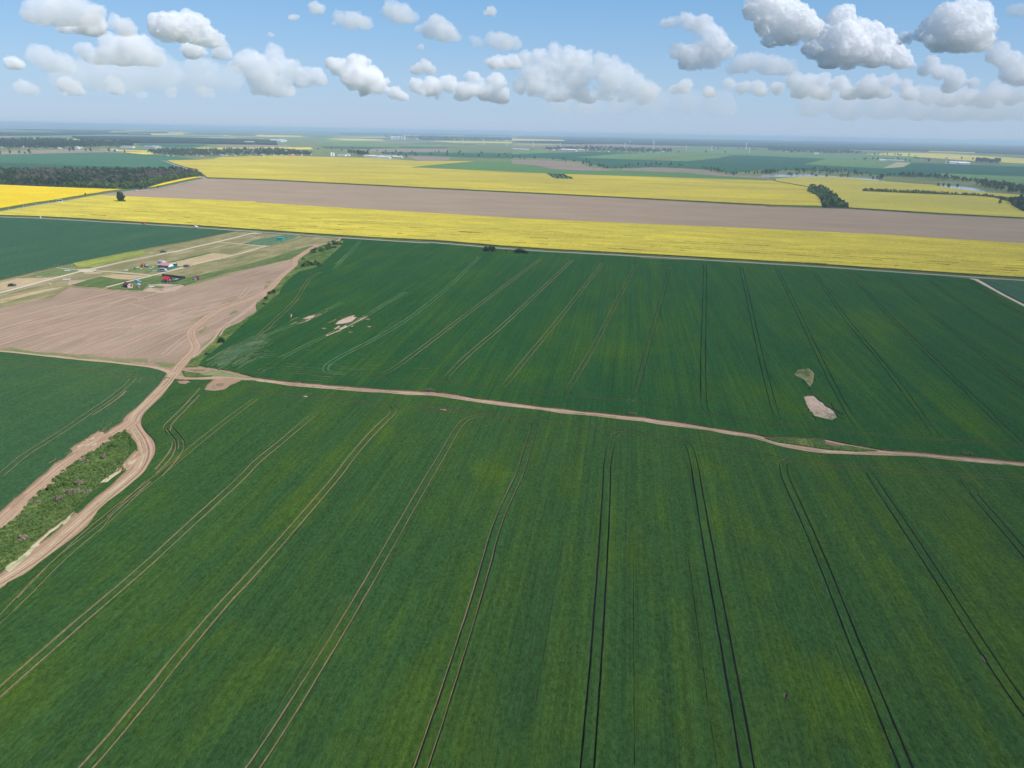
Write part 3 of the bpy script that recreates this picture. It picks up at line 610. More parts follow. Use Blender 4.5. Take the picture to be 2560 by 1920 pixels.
pdt = soil_mat('plot_dirt', (.28, .20, .15), (.38, .28, .21), A_H, 4, .5, weeds=(.14, .18, .07), wl=(.55, .7))
orchard = crop_mat('orchard', (.07, .13, .06), (.13, .18, .08), 0, (), big=9, seed=1.0)
wood_floor = crop_mat('wood_floor', (.035, .05, .025), (.06, .07, .04), 0, (), big=20, seed=1.0)
straw_bare = soil_mat('straw_bare', (.34, .255, .195), (.44, .34, .27), A_W, 3, .9, .6, 6, weeds=(.09, .12, .05), wl=(.46, .6))
straw_thin = soil_mat('straw_thin', (.26, .20, .12), (.36, .28, .17), A_W, 4, .4, 1, 6, weeds=(.06, .10, .035), wl=(.45, .6))
straw_pale = soil_mat('straw_pale', (.33, .29, .18), (.48, .42, .28), A_W, 3, .6, weeds=(.11, .17, .06), wl=(.46, .62))
far_green = crop_mat('far_green', (.025, .095, .060), (.045, .115, .065), A_Y, (), big=180, fs=.08, bumpd=2, seed=3.0)
far_lime = crop_mat('far_lime', (.11, .20, .075), (.15, .24, .09), A_Y, (), big=150, fs=.08, bumpd=2, seed=4.0)
far_brown = crop_mat('far_brown', (.21, .17, .13), (.30, .23, .20), A_Y, (), big=60, fs=.1, bumpd=2, seed=5.0)
far_rape = crop_mat('far_rape', (.52, .42, .08), (.66, .54, .10), A_Y, (), big=200, fs=.05, bumpd=2, seed=6.0)
far_straw = crop_mat('far_straw', (.34, .32, .17), (.42, .38, .22), A_Y, (), big=200, fs=.05, bumpd=2, seed=7.0)
far_forest = crop_mat('far_forest', (.018, .040, .026), (.035, .060, .032), A_Y, (), big=60, fs=.12, bumpd=6, seed=8.0, fine=(.5, 1.4))
s = NT('river_water'); wn = s.noise(s.mapping(0, (.2, .05, .2)), 1.0, 4, .6)
river = s.principled((.30, .33, .36), .18, 0, .8, wn, .15)

ST = lambda: dict(kind='structure')
def crop(label, cat): return dict(label=label, cat=cat, kind='stuff')
SPEC = dict(
 meadow=('meadow', 0.0, meadow, None, crop('olive grassland filling the gaps between the fields', 'grass')),
 far_forest=('forest_canopy', 9.0, far_forest, far_forest, crop('dark blue green belts of far-off forest below the horizon', 'forest')),
 far_brown=('fallow_land', .05, far_brown, None, ST()), far_green=('cereal_field', .6, far_green, None, crop('dark green far cereal fields beyond the brown gully', 'crop')),
 far_lime=('young_crop_field', .4, far_lime, None, crop('light green far fields laid in long tongues', 'crop')),
 far_rape=('rapeseed_field', 1.2, far_rape, None, crop('thin pale yellow rapeseed strips near the horizon', 'crop')),
 far_straw=('dry_field', .2, far_straw, None, crop('small straw coloured field among the far green ones', 'crop')),
 river=('river', .02, river, None, ST()),
 far_wheat=('wheat_field', .7, far_wheat, None, crop('blue green wheat field behind the wood on the left', 'crop')),
 far_wheat_dark=('wheat_field', .8, far_wheat_dark, None, crop('dark strip of wheat just behind the wood', 'crop')),
 wood_floor=('woodland_floor', .1, wood_floor, None, ST()),
 rape_far=('rapeseed_field', 1.4, rape_far, rape_stem, crop('large yellow rapeseed field behind the brown ploughed strip', 'crop')),
 rape_right=('rapeseed_field', 1.3, rape_right, rape_stem, crop('yellow rapeseed field between the river and the brown strip, right of the tree strip', 'crop')),
 rape_left=('rapeseed_field', 1.5, rape_left, rape_stem, crop('deep yellow rapeseed field in front of the wood at the left edge', 'crop')),
 rape_strip=('rapeseed_field', 1.3, rape_strip, rape_stem, crop('long yellow rapeseed strip running the whole width along the grey road', 'crop')),
 rape_gap=('rapeseed_gaps', .35, rape_gap, rape_stem, crop('short dark thin rows in the long yellow strip', 'crop')),
 green_wedge=('cereal_field', .6, crop_mat('green_wedge', (.085, .17, .06), (.11, .19, .07), A_Y, (), big=90, fs=.3, seed=2.0, bumpd=1), None, crop('mid green wedge shaped field behind the big yellow field', 'crop')),
 orchard_grass=('orchard_ground', .1, orchard, None, ST()), brown_strip=('ploughed_field', .06, brown_strip, None, ST()),
 green_left=('wheat_field', .6, green_left, STALK, crop('dark green wheat field between the long road and the plots on the left', 'crop')),
 plots=('plot_grass', .12, plots, None, crop('dry yellowish grass over the building plots', 'grass')),
 plot_volunteer=('volunteer_rapeseed', .5, pv, None, crop('yellow green rapeseed band beside the gravel lane', 'crop')),
 plot_green=('plot_weeds', .25, pg, None, crop('mid green weeds around the plots', 'grass')), plot_lush=('tall_grass', .4, pl, None, crop('bright green tall grass around the cabins and along the fallow field', 'grass')),
 plot_darkgrass=('fenced_meadow', .3, pdk, None, crop('dark green grass inside the post fence by the long road', 'grass')),
 plot_straw=('dry_plot', .08, pst, None, ST()), plot_dirt=('bare_ground', .05, pdt, None, ST()),
 verge_lush=('grass_verge', .35, verge_lush, None, crop('rough bright green verge between the dirt track and the wheat', 'grass')),
 verge_dark=('roadside_grass', .2, verge_dark, None, crop('dark grassy verge of the roads', 'grass')),
 fallow_weedy=('fallow_weeds', .07, soil_mat('fallow_weedy', (.21, .142, .10), (.32, .225, .165), A_Y, 8, .6, 1.2, 14, weeds=(.13, .155, .06), wl=(.38, .56)), None, crop('thin green weeds along the edge of the fallow field', 'weeds')),
 fallow=('fallow_field', .06, fallow, None, ST()), fallow_pale=('harrow_marks', .09, fallow_pale, None, ST()),
 wheat_left=('wheat_field', .46, wheat_left, STALK, crop('green wheat field at the left edge west of the winding dirt track', 'crop')),
 wheat_mid=('wheat_field', .46, wheat_mid, STALK, crop('green wheat field between the long road and the crossing dirt track', 'crop')),
 wheat_far_right=('wheat_field', .6, green_left, STALK, crop('dark green corner of wheat beyond the small path at the right edge', 'crop')),
 wheat_near=('wheat_field', .46, wheat_near, STALK, crop('large green wheat field in the foreground with paired tramlines', 'crop')),
 wheat_thin=('thin_wheat', .48, wheat_thin, STALK, crop('faint pale tramline strips in the left of the middle wheat field', 'crop')),
 wheat_lodged=('flattened_wheat', .4, wheat_lodged, None, crop('pale grey green flattened wheat by the track junction', 'crop')),
 tramline_near=('tramlines', .03, GROOVE, None, ST()), tramline_mid=('tramlines', .03, GROOVE, None, ST()), tramline_left=('tramlines', .25, wheat_thin, None, ST()), tramline_left_bare=('tramlines', .03, straw_bare, None, ST()),
 straw_bare=('bare_patches', .1, straw_bare, None, ST()), straw_thin=('thin_patch', .3, straw_thin, None, crop('yellowish thin patch of wheat above the bare pinkish patch', 'crop')),
 straw_pale=('dry_grass', .15, straw_pale, None, crop('pale dry grass beside the shrub thicket and the junction', 'grass')),
 gravel=('gravel_lane', .14, gravel, None, ST()), road_grey=('road', .22, road_grey, None, ST()),
 soil_track=('dirt_track', .05, soil_track, None, ST()), soil_rut=('track_ruts', .08, soil_rut, None, ST()), soil_damp=('damp_soil', .06, soil_damp, None, ST()))
LAND = build_plan(SPEC)

# the plain beyond, one sheet to the horizon
s = NT('plain_fields')
vo = s.N.new('ShaderNodeTexVoronoi'); vo.inputs['Scale'].default_value = 1.0; vo.distance = 'CHEBYCHEV'
s.L(s.mapping(A_Y + .25, (1 / 2600, 1 / 900, 1)), vo.inputs['Vector'])
sx_ = s.N.new('ShaderNodeSeparateColor'); s.L(vo.outputs['Color'], sx_.inputs[0])
cr = s.N.new('ShaderNodeValToRGB'); cr.color_ramp.interpolation = 'CONSTANT'; s.L(sx_.outputs[0], cr.inputs[0])
e = cr.color_ramp.elements; e[0].color = (.05, .11, .06, 1); e[1].position = .2; e[1].color = (.13, .20, .09, 1)
for p, c in ((.38, (.03, .055, .035)), (.50, (.10, .16, .08)), (.62, (.26, .21, .17)), (.72, (.06, .13, .075)), (.84, (.45, .38, .12)), (.9, (.04, .09, .06))):
    x = e.new(p); x.color = (*c, 1)
n_ = s.noise(s.mapping(0, (1 / 300, 1 / 300, 1)), 1.0, 5, .6)
plain_mat = s.diffuse(s.gain(cr.outputs[0], n_, .75, 1.2), 1.0)
me = bpy.data.meshes.new('ground'); S_ = 75000.0
gx = [-S_, -20000, -9000, -3000, 0, 3000, 9000, 20000, S_]; gy = [-3000, 0, 3000, 9500, 20000, 40000, S_]
gv = [(x, y, -.3) for y in gy for x in gx]; nx_ = len(gx)
gf = [(j * nx_ + i, j * nx_ + i + 1, (j + 1) * nx_ + i + 1, (j + 1) * nx_ + i) for j in range(len(gy) - 1) for i in range(nx_ - 1)]
me.from_pydata(gv, [], gf); me.materials.append(plain_mat)
ground = bpy.data.objects.new('ground', me); COL.objects.link(ground); ground['kind'] = 'structure'
# far low ridges that break the horizon
def ridge(d0, d1, x0, x1, h, seed):
    n = 60; vs = []; fs = []
    for j, (d, hh) in enumerate(((d0, 0), ((d0 + d1) / 2, 1), (d1, 0))):
        for i in range(n + 1):
            t = i / n; x = x0 + (x1 - x0) * t
            z = -2 + hh * h * (math.sin(math.pi * t) ** .5) * (.75 + .5 * noise.noise(Vector((t * 9, seed, 0))))
            vs.append((x, d, z))
    for j in range(2):
        for i in range(n): a = j * (n + 1) + i; fs.append((a, a + 1, a + n + 2, a + n + 1))
    me = bpy.data.meshes.new('hills'); me.from_pydata(vs, [], fs); me.materials.append(plain_mat)
    o = bpy.data.objects.new('hills', me); COL.objects.link(o); o['kind'] = 'structure'
ridge(24000, 34000, -26000, -3000, 45, 1.0); ridge(30000, 44000, -12000, 16000, 38, 2.0); ridge(36000, 50000, 2000, 40000, 30, 3.0)

# ------------------------------------------------------------------ haze
hz = bpy.data.meshes.new('haze'); bmh = bmesh.new(); bmesh.ops.create_cube(bmh, size=1.0); bmh.to_mesh(hz); bmh.free()
haze = bpy.data.objects.new('haze', hz); COL.objects.link(haze)
haze.scale = (160000, 90000, 106); haze.location = (0, 40000, 51)
s = NT('haze_air'); v = s.N.new('ShaderNodeVolumePrincipled'); v.inputs['Color'].default_value = (.62, .81, 1.0, 1); v.inputs['Density'].default_value = 1 / 10500.0
s.L(v.outputs[0], s.out.inputs['Volume']); hz.materials.append(s.m); tag(haze, 'thin pale blue haze lying over the whole plain', 'haze', kind='stuff')

# ------------------------------------------------------------------ shape helpers
class MB:
    """collects shapes into one mesh"""
    def __init__(s): s.v = []; s.f = []; s.m = []
    def quad_soup(s, V, m=0):
        o = len(s.v); s.v += [tuple(p) for p in V]; s.f += [(o + i, o + i + 1, o + i + 2, o + i + 3) for i in range(0, len(V), 4)]; s.m += [m] * (len(V) // 4)
    def box(s, x0, x1, y0, y1, z0, z1, m=0):
        o = len(s.v); s.v += [(x, y, z) for z in (z0, z1) for x, y in ((x0, y0), (x1, y0), (x1, y1), (x0, y1))]
        for f in ((3, 2, 1, 0), (4, 5, 6, 7), (0, 1, 5, 4), (1, 2, 6, 5), (2, 3, 7, 6), (3, 0, 4, 7)): s.f.append(tuple(o + i for i in f)); s.m.append(m)
    def prism(s, poly, axis, a, b, m=0):
        """poly: 2-D outline, pushed from a to b along axis ('x': outline is y,z; 'y': outline is x,z; 'z': outline is x,y)"""
        o = len(s.v); n = len(poly)
        for t in (a, b):
            for p in poly: s.v.append((t, p[0], p[1]) if axis == 'x' else (p[0], t, p[1]) if axis == 'y' else (p[0], p[1], t))
        s.f.append(tuple(o + i for i in range(n))[::-1]); s.f.append(tuple(o + n + i for i in range(n)))
        for i in range(n): s.f.append((o + i, o + (i + 1) % n, o + n + (i + 1) % n, o + n + i))
        s.m += [m] * (n + 2)
    def tube(s, a, b, r0, r1, n=7, m=0):
        a = Vector(a); b = Vector(b); d = (b - a).normalized(); u = d.orthogonal().normalized(); w = d.cross(u); o = len(s.v)
        for c, r in ((a, r0), (b, r1)):
            for i in range(n):
                t = 2 * math.pi * i / n; s.v.append(tuple(c + (u * math.cos(t) + w * math.sin(t)) * r))
        for i in range(n): s.f.append((o + i, o + (i + 1) % n, o + n + (i + 1) % n, o + n + i)); s.m.append(m)
        s.f.append(tuple(o + n + i for i in range(n))); s.f.append(tuple(o + i for i in range(n))[::-1]); s.m += [m, m]
    def mesh(s, name, mats):
        me = bpy.data.meshes.new(name); me.from_pydata(s.v, [], s.f)
        for x in (mats if isinstance(mats, (list, tuple)) else [mats]): me.materials.append(x)
        me.polygons.foreach_set('material_index', s.m); me.update(); return me
    def build(s, name, mats, parent=None, loc=(0, 0, 0), rz=0.0, label=None):
        bm = s.mesh(name, mats); o = bpy.data.objects.new(name, bm); COL.objects.link(o); o.location = loc; o.rotation_euler = (0, 0, rz)
        b2 = bmesh.new(); b2.from_mesh(bm); bmesh.ops.recalc_face_normals(b2, faces=b2.faces) if len(b2.faces) < 400 else None; b2.to_mesh(bm); b2.free()
        if parent is not None: o.parent = parent
        if label: o['label'] = label
        return o
def gpt(s, z=.1):
    p = W1(s); return Vector((p.x, p.y, z))
def link(me, name, loc, rz=0, sc_=1.0, **k):
    o = bpy.data.objects.new(name, me); COL.objects.link(o); o.location = loc; o.rotation_euler = (0, 0, rz)
    o.scale = (sc_, sc_, sc_) if not isinstance(sc_, tuple) else sc_
    return tag(o, **k)

# ------------------------------------------------------------------ foliage
def leaf_mat(name, c1, c2, sc_=.6):
    s = NT(name); n = s.noise(s.mapping(0, (sc_, sc_, sc_)), 1.0, 3, .6); oi = s.N.new('ShaderNodeObjectInfo')
    col = s.mix(s.ramp(n, .35, .65), c1, c2); col = s.gain(col, oi.outputs['Random'], .8, 1.2)
    d = s.N.new('ShaderNodeBsdfDiffuse'); s.L(col, d.inputs[0]); t = s.N.new('ShaderNodeBsdfTranslucent'); s.L(col, t.inputs[0])
    x = s.N.new('ShaderNodeMixShader'); x.inputs[0].default_value = .4; s.L(d.outputs[0], x.inputs[1]); s.L(t.outputs[0], x.inputs[2]); s.L(x.outputs[0], s.out.inputs['Surface'])
    return s.m
LF_DARK = leaf_mat('leaf_dark', (.042, .082, .030), (.080, .130, .042))
LF_MID = leaf_mat('leaf_mid', (.095, .175, .045), (.16, .24, .07))
LF_LIME = leaf_mat('leaf_lime', (.10, .17, .04), (.17, .24, .06))
LF_GREY = leaf_mat('leaf_bare', (.13, .125, .085), (.22, .20, .145))
LF_DEAD = leaf_mat('leaf_dead', (.25, .215, .14), (.36, .31, .21))
LF_BUSH = leaf_mat('leaf_bush', (.085, .17, .03), (.22, .30, .09), .9)
LF_BLUE = leaf_mat('leaf_bluegreen', (.045, .09, .045), (.075, .12, .05))
BARK = plain('bark', (.12, .095, .07), .9, scale=4)
def leaves(rng, n, clumps, size, flat=.0):
    """n leaf clusters as small quads round the clump centres [(x,y,z,r)]"""
    C = np.array([c[:3] for c in clumps]); Rr = np.array([c[3] for c in clumps])
    w = Rr ** 2; w = w / w.sum(); k = rng.choice(len(C), n, p=w)
    d = rng.normal(size=(n, 3)); d /= np.linalg.norm(d, axis=1)[:, None]
    rr = Rr[k] * (.62 + .42 * rng.random(n)); p = C[k] + d * rr[:, None]
    nrm = d + rng.normal(size=(n, 3)) * .55; nrm /= np.linalg.norm(nrm, axis=1)[:, None]
    u = np.cross(nrm, rng.normal(size=(n, 3))); u /= np.linalg.norm(u, axis=1)[:, None]; v = np.cross(nrm, u)
    s_ = (size * (.6 + .8 * rng.random(n)))[:, None] * .5
    q = np.stack([p - u * s_ - v * s_ * .7, p + u * s_ - v * s_ * .7, p + u * s_ + v * s_ * .7, p - u * s_ + v * s_ * .7], axis=1)
    return q.reshape(-1, 3)
def crown_clumps(rng, h, r, base, n, lean=0):
    cl = []
    for i in range(n):
        t = rng.random(); z = base + (h - base) * (.12 + .78 * t); prof = math.sin(math.pi * min(1, .18 + .74 * t)) ** .7
        a = rng.uniform(0, 2 * math.pi); q = r * prof * (rng.random() ** .5) * .75
        cl.append((math.cos(a) * q + lean * t, math.sin(a) * q, z, r * rng.uniform(.26, .44)))
    return cl
def tree_parts(seed, h, r, base, nclump, nleaf, size, lean=0):
    rng = np.random.default_rng(seed); cl = crown_clumps(rng, h, r, base, nclump, lean)
    c = MB(); c.quad_soup(leaves(rng, nleaf, cl, size))
    t = MB(); t.tube((0, 0, -.3), (0, 0, base + (h - base) * .45), r * .085, r * .04)
    for q in cl[:7]: t.tube((0, 0, base * rng.uniform(.7, 1.1)), (q[0] * .8, q[1] * .8, q[2]), r * .035, r * .012, 5)
    return c, t
def one_mesh(c, t, name, lm):
    m = MB(); m.v = c.v + t.v; m.f = c.f + [tuple(i + len(c.v) for i in f) for f in t.f]; m.m = c.m + [1] * len(t.f)
    return m.mesh(name, [lm, BARK])
def big_tree(name, loc, seed, h, r, base, lm, label, cat='tree', group=None, nleaf=2600, size=.7, nc=26, lean=0, crown='crown'):
    e = empty(name, loc, label=label, cat=cat, group=group); c, t = tree_parts(seed, h, r, base, nc, nleaf, size, lean)
    c.build(crown, lm, e); t.build('trunk', BARK, e); return e
def inside(p, poly):
    x, y = p; c = False
    for i in range(len(poly)):
        a = poly[i - 1]; b = poly[i]
        if (a.y > y) != (b.y > y) and x < (b.x - a.x) * (y - a.y) / (b.y - a.y) + a.x: c = not c
    return c
def scatter(poly, step, rng, jit=.45, maxn=99999):
    xs = [p.x for p in poly]; ys = [p.y for p in poly]; out = []
    y = min(ys)
    while y < max(ys):
        x = min(xs)
        while x < max(xs):
            q = (x + rng.uniform(-jit, jit) * step, y + rng.uniform(-jit, jit) * step)
            if inside(q, poly): out.append(q)
            x += step
        y += step
    return out[:maxn]

# forest trees: six kinds of crown, nearest ones as things, the rest of the wood as one mass
def proto(seed, h, r, base, nl, size, lm, nc=9): c, t = tree_parts(seed, h, r, base, nc, nl, size); return one_mesh(c, t, 'wood_tree', lm), c, t, lm
PR = [proto(21 + i, h, r, b, 170, 1.9, lm) for i, (h, r, b, lm) in enumerate(((15, 5, 4, LF_DARK), (17, 5.5, 5, LF_DARK), (13, 5, 3, LF_BLUE), (14, 4.6, 4, LF_GREY), (12, 4.8, 2.5, LF_LIME), (11, 4.5, 2, LF_MID)))]
def mass(name, items, label, cat, lms, keep=1.0):
    """items: (x, y, kind, scale, turn) merged into ONE object"""
    V = []; F = []; Mi = []; n0 = 0
    for (x, y, k, s_, a) in items:
        c = PR[k][1]; nv = len(c.v); v = np.array(c.v) * s_; ca, sa = math.cos(a), math.sin(a)
        q = int(nv * keep) // 4 * 4; v = v[:q]
        V.append(np.stack([v[:, 0] * ca - v[:, 1] * sa + x, v[:, 0] * sa + v[:, 1] * ca + y, v[:, 2]], axis=1))
        F.append(np.arange(q).reshape(-1, 4) + n0); Mi.append(np.full(q // 4, lms.index(PR[k][3]))); n0 += q
    V = np.concatenate(V); F = np.concatenate(F); Mi = np.concatenate(Mi)
    me = bpy.data.meshes.new(name); me.vertices.add(len(V)); me.vertices.foreach_set('co', V.ravel()); me.loops.add(F.size); me.loops.foreach_set('vertex_index', F.ravel().astype(np.int32))
    me.polygons.add(len(F)); me.polygons.foreach_set('loop_start', np.arange(0, F.size, 4, dtype=np.int32)); me.polygons.foreach_set('material_index', Mi.astype(np.int32))
    for m in lms: me.materials.append(m)
    me.update(calc_edges=True); o = bpy.data.objects.new(name, me); COL.objects.link(o); return tag(o, label=label, cat=cat, kind='stuff')
LMS = [LF_DARK, LF_BLUE, LF_GREY, LF_LIME, LF_MID]
rg = random.Random(77)
KN = ['dark green round headed', 'dark green tall', 'blue green spreading', 'grey brown thinly leaved', 'yellow green', 'mid green']
def wood(poly, step, kinds, smin, smax, n_ind, label, group, mlabel, keep=1.0, key=None, mname='wood_canopy'):
    pts = scatter(poly, step, rg); items = []
    for (x, y) in pts: items.append((x, y, kinds(x, y), rg.uniform(smin, smax), rg.uniform(0, 6.28)))
    items.sort(key=key or (lambda i: math.hypot(i[0], i[1])))
    for (x, y, k, s_, a) in items[:n_ind]:
        link(PR[k][0], 'wood_tree', (x, y, 0), a, s_, label=('tall ' if s_ > (smin + smax) / 2 else 'low ') + KN[k].replace(' tall', '') + ' tree ' + label, cat='tree', group=group)
    if items[n_ind:]: mass(mname, items[n_ind:], mlabel, 'woodland', LMS, keep)
fp = W('A -40,500 600,500 1000,500 1500,492 1640,500 1745,515 1755,528 1600,538 1400,578 1240,626 1000,630 600,620 0,597 -40,596')
def fk(x, y):
    q = Vector((x, y)); n = noise.noise(Vector((x / 60, y / 60, 0)))
    rel = noise.noise(Vector((x / 25, y / 25, 4)))
    yy = y - (1150 + (x + 800) * -.1)
    lime = W1('A 620,612'); lime2 = W1('A 1190,620'); d = min((q - lime).length, (q - lime2).length)
    front = not inside((x + .04 * x * -1, y - 34), fp)
    if front and lime.x < x < lime2.x + 30: return 4 if rel > -.1 else 5
    if front: return rg.choice([0, 2, 0, 5])
    return 3 if n > -.02 and rg.random() < .85 else rg.choice([0, 1, 2])
wood(fp, 9.5, fk, .62, .98, 110, 'at the near edge of the left wood', 'trees at the edge of the wood', 'dark and grey brown mass of crowns of the wood on the left', .55)
sp = W('D 345,660 352,628 455,626 515,660 595,728 690,795 478,794 462,735 435,700')
wood(sp, 5.6, lambda x, y: rg.choice([5, 5, 5, 0]), .38, .62, 70, 'in the short tree strip', 'trees of the tree strip', 'close crowns of the tree strip between the two right rape fields', .6)
hp = W('D 822,642 820,652 1200,672 1800,697 1950,712 2110,757 2212,770 2212,748 1900,694 1300,662')
wood(hp, 7, lambda x, y: rg.choice([5, 5, 5, 2]), .30, .48, 45, 'in the long hedge row', 'trees of the hedge row', 'crowns of the long hedge row crossing the right rape field', .6)
hp2 = W('D 2090,752 2212,735 2400,740 2400,850 2212,830 2100,770')
wood(hp2, 8, lambda x, y: rg.choice([0, 5, 2]), .5, .8, 20, 'in the right edge clump', 'trees of the right edge clump', 'crowns of the clump at the right edge', .6)
rp = W('D 1000,528 1400,545 1830,590 1800,600 1880,640 2212,680 2500,690 2500,640 2212,640 1850,585 1500,540 1200,522')
wood(rp, 14, lambda x, y: rg.choice([0, 2, 0, 5, 1]), .6, .95, 30, 'on the far river bank', 'trees along the river', 'dark crowns along the far bank of the river', .45)
rp2 = W('D 100,478 400,470 700,490 900,515 1000,535 880,530 640,505 200,495')
wood(rp2, 24, lambda x, y: rg.choice([0, 2, 5]), .45, .9, 22, 'in the scrub behind the river', 'trees along the river', 'loose scrub north of the river', .45)
# single trees and bushes of the gully and of the plain
def sprinkle(s, n, smin, smax, label, group, spread=0, kinds=(0, 2, 5)):
    pts = P(s); k = 0
    while k < n:
        i = rg.randrange(len(pts) - 1); t = rg.random(); a, b = pts[i], pts[i + 1]
        g = G(a[0] + (b[0] - a[0]) * t + rg.gauss(0, spread), a[1] + (b[1] - a[1]) * t + rg.gauss(0, spread * .12))
        q = rg.choice(kinds); k += 1
        link(PR[q][0], 'field_tree', (g.x, g.y, 0), rg.uniform(0, 6), rg.uniform(smin, smax), label=label, cat='tree', group=group)
sprinkle('C 20,370 350,380 620,400 640,425 800,450 900,458 1050,440 1250,425 1500,440 1750,470 1800,485 1900,520', 70, .35, .8, 'small dark tree in the brown gully beyond the green wedge', 'trees of the brown gully', 8)
sprinkle('C 1900,505 2212,500 D 0,495 100,490', 40, .4, .8, 'small dark tree by the upper end of the river', 'trees by the upper river', 6)
sprinkle('B 560,290 1000,320 1300,345 1700,330 2212,345', 50, .5, .95, 'far dark tree on the open pasture left of the centre', 'trees of the open pasture', 22)
sprinkle('A 0,328 200,330 640,306 900,315 1250,312', 14, .5, 1.0, 'dark tree on the brown rim above the blue green field', 'trees on the brown rim', 8)
sprinkle('D 170,520 350,522 540,530 640,527 700,535', 16, .35, .7, 'bush standing at the near edge of the river', 'bushes at the river edge', 3)
sprinkle('D 890,552 960,555 980,545', 6, .6, .9, 'dark tree on the spit in the river', 'trees on the river spit', 2)
sprinkle('D 1460,604 1560,618 1640,632', 6, .5, .7, 'bush at the near end of the wide pool', 'bushes by the wide pool', 2)
sprinkle('D 1800,405 1980,410', 34, .9, 1.5, 'dark tree in the grove beside the far sheds at the right', 'trees of the far grove', 6, (0, 1))
sprinkle('D 760,378 980,382 1160,388 1200,392', 24, .5, .9, 'dark tree around the far white farm at the right', 'trees of the far white farm', 6, (0, 2))
sprinkle('D 1240,372 1380,378', 8, .5, .8, 'bush in the short far hedge below the pale rapeseed', 'bushes of the short far hedge', 3)
sprinkle('C 1735,290 2212,300 D 900,338 1350,355', 40, .6, 1.0, 'dark tree in the thin far tree line at the right', 'trees of the far tree line', 3, (0, 1))
sprinkle('B 820,335 900,345 940,350', 22, .9, 1.3, 'dark tree between the grey sheds and the long white sheds', 'trees of the far farm yard', 4, (0, 1))
for (p, s_, lb) in (('A 635,312', 1.1, 'round dark tree alone on the brown rim at the left'), ('C 1672,322', 1.0, 'lone dark tree on the light green field'), ('C 1440,322', .8, 'low dark bush left of the lone tree on the light green field'), ('C 1840,324', .9, 'dark tree right of the lone tree on the light green field'),
                    ('D 1388,404', 1.1, 'round dark tree beside the straw coloured field'), ('D 1768,385', .9, 'small tree at the edge of the pale rapeseed'), ('D 1670,378', .9, 'low bush in the pale rapeseed'), ('D 2000,772', .55, 'pale green bush alone in the right rape field'),
                    ('A 1130,645', .42, 'dark bush by the road under the wood'), ('A 1218,640', .35, 'thin dark shrub by the road right of the dark bush'), ('A 1370,628', .28, 'small dark bush on the road verge by the yellow sliver'), ('A 740,694', .28, 'dark bush on the road verge left of the lone tree')):
    g = gpt(p, 0); link(PR[0][0], 'field_tree', g, rg.uniform(0, 6), s_, label=lb, cat='tree')
# the orchard patch
for i, (x, y) in enumerate(scatter(W('C 296,502 445,511 528,546 374,544'), 9, rg, .2, 220)):
    k = rg.choice([5, 5, 2]); link(PR[k][0], 'orchard_tree', (x, y, 0), rg.uniform(0, 6), rg.uniform(.22, .34), label='small tree in the little orchard at the back of the yellow field', cat='tree', group='trees of the little orchard')
# lone tree and roadside clumps
g = gpt('A 1045,745', 0)
big_tree('lone_tree', g, 5, 12.5, 5.4, 2.2, LF_DARK, 'big dark round tree standing alone in the yellow strip at the left', nleaf=3600, size=.75, nc=30)
for j, (p, h, r, lb) in enumerate((('A 1078,747', 3.2, 2.0, 'low bush at the right foot of the lone tree'), ('A 1058,747', 2.6, 1.8, 'small shrub between the lone tree and the low bush'))):
    big_tree('shrub', gpt(p, 0), 50 + j, h, r, .2, LF_MID, lb, 'bush', nleaf=400, size=.5, nc=8)
for j, (p, h, r, lb) in enumerate((('I 1345,160', 4.2, 3.4, 'widest dark bush by the long road, left of the pair of clumps'), ('I 1322,158', 3.6, 2.6, 'left bush of the clump by the long road'), ('I 1366,160', 3.4, 2.6, 'right bush of the left clump by the long road'),
        ('I 1500,168', 3.0, 2.2, 'left bush of the right hand clump by the long road'), ('I 1522,171', 3.6, 2.8, 'tallest bush of the right hand clump by the long road'), ('I 1545,172', 2.8, 2.2, 'right bush of the right hand clump by the long road'), ('I 1560,173', 1.8, 1.6, 'smallest bush at the right end of the road clump'), ('I 1440,160', 1.6, .9, 'thin bush between the two road clumps'))):
    big_tree('roadside_bush', gpt(p, 0), 80 + j, h, r, .1, LF_DARK, lb, 'bush', 'bushes by the long road', nleaf=900, size=.55, nc=11)
vb = (('F 712,1470', 2.6, 1.9, 'dark round bush alone on the verge just above the track junction'), ('F 540,1605', 1.0, .9, 'small low bush on the verge below the dark round bush'), ('F 1265,905', 1.6, 1.5, 'dark bush by the bend where the two dirt tracks part'), ('F 1310,895', 1.9, 1.5, 'larger dark bush right of the parting tracks'),
      ('F 1225,965', 1.5, 1.4, 'dark bush below the parting tracks'), ('F 1200,1025', 1.1, 1.0, 'small dark bush on the middle of the verge'), ('F 2100,282', 1.9, 1.6, 'dark bush where the dirt track meets the long road'), ('F 1650,505', 1.5, 1.3, 'bush beside the sharp bend of the dirt track'), ('F 1650,590', 2.0, 1.8, 'dark bush below the sharp bend of the dirt track'))
for j, (p, h, r, lb) in enumerate(vb):
    big_tree('verge_bush', gpt(p, 0), 120 + j, h, r, .05, LF_DARK if j != 7 else LF_MID, lb, 'bush', nleaf=420, size=.38, nc=9)
for j in range(46):      # scrub of the upper verge
    t = rg.random(); q = rg.random()
    p = Vector(P('F 1740,420')[0]).lerp(Vector(P('F 2090,330')[0]), t) + Vector((0, (q - .5) * 12)) if j < 30 else Vector(P('F 1640,560')[0]).lerp(Vector(P('F 1850,575')[0]), t) + Vector((0, (q - .5) * 7))
    g = G(p.x, p.y); link(PR[5][0] if j % 6 else PR[2][0], 'scrub_bush', (g.x, g.y, 0), rg.uniform(0, 6), (.30, .30, rg.uniform(.14, .26)), label='low scrub bush on the verge under the long road', cat='bush', group='scrub on the upper verge')
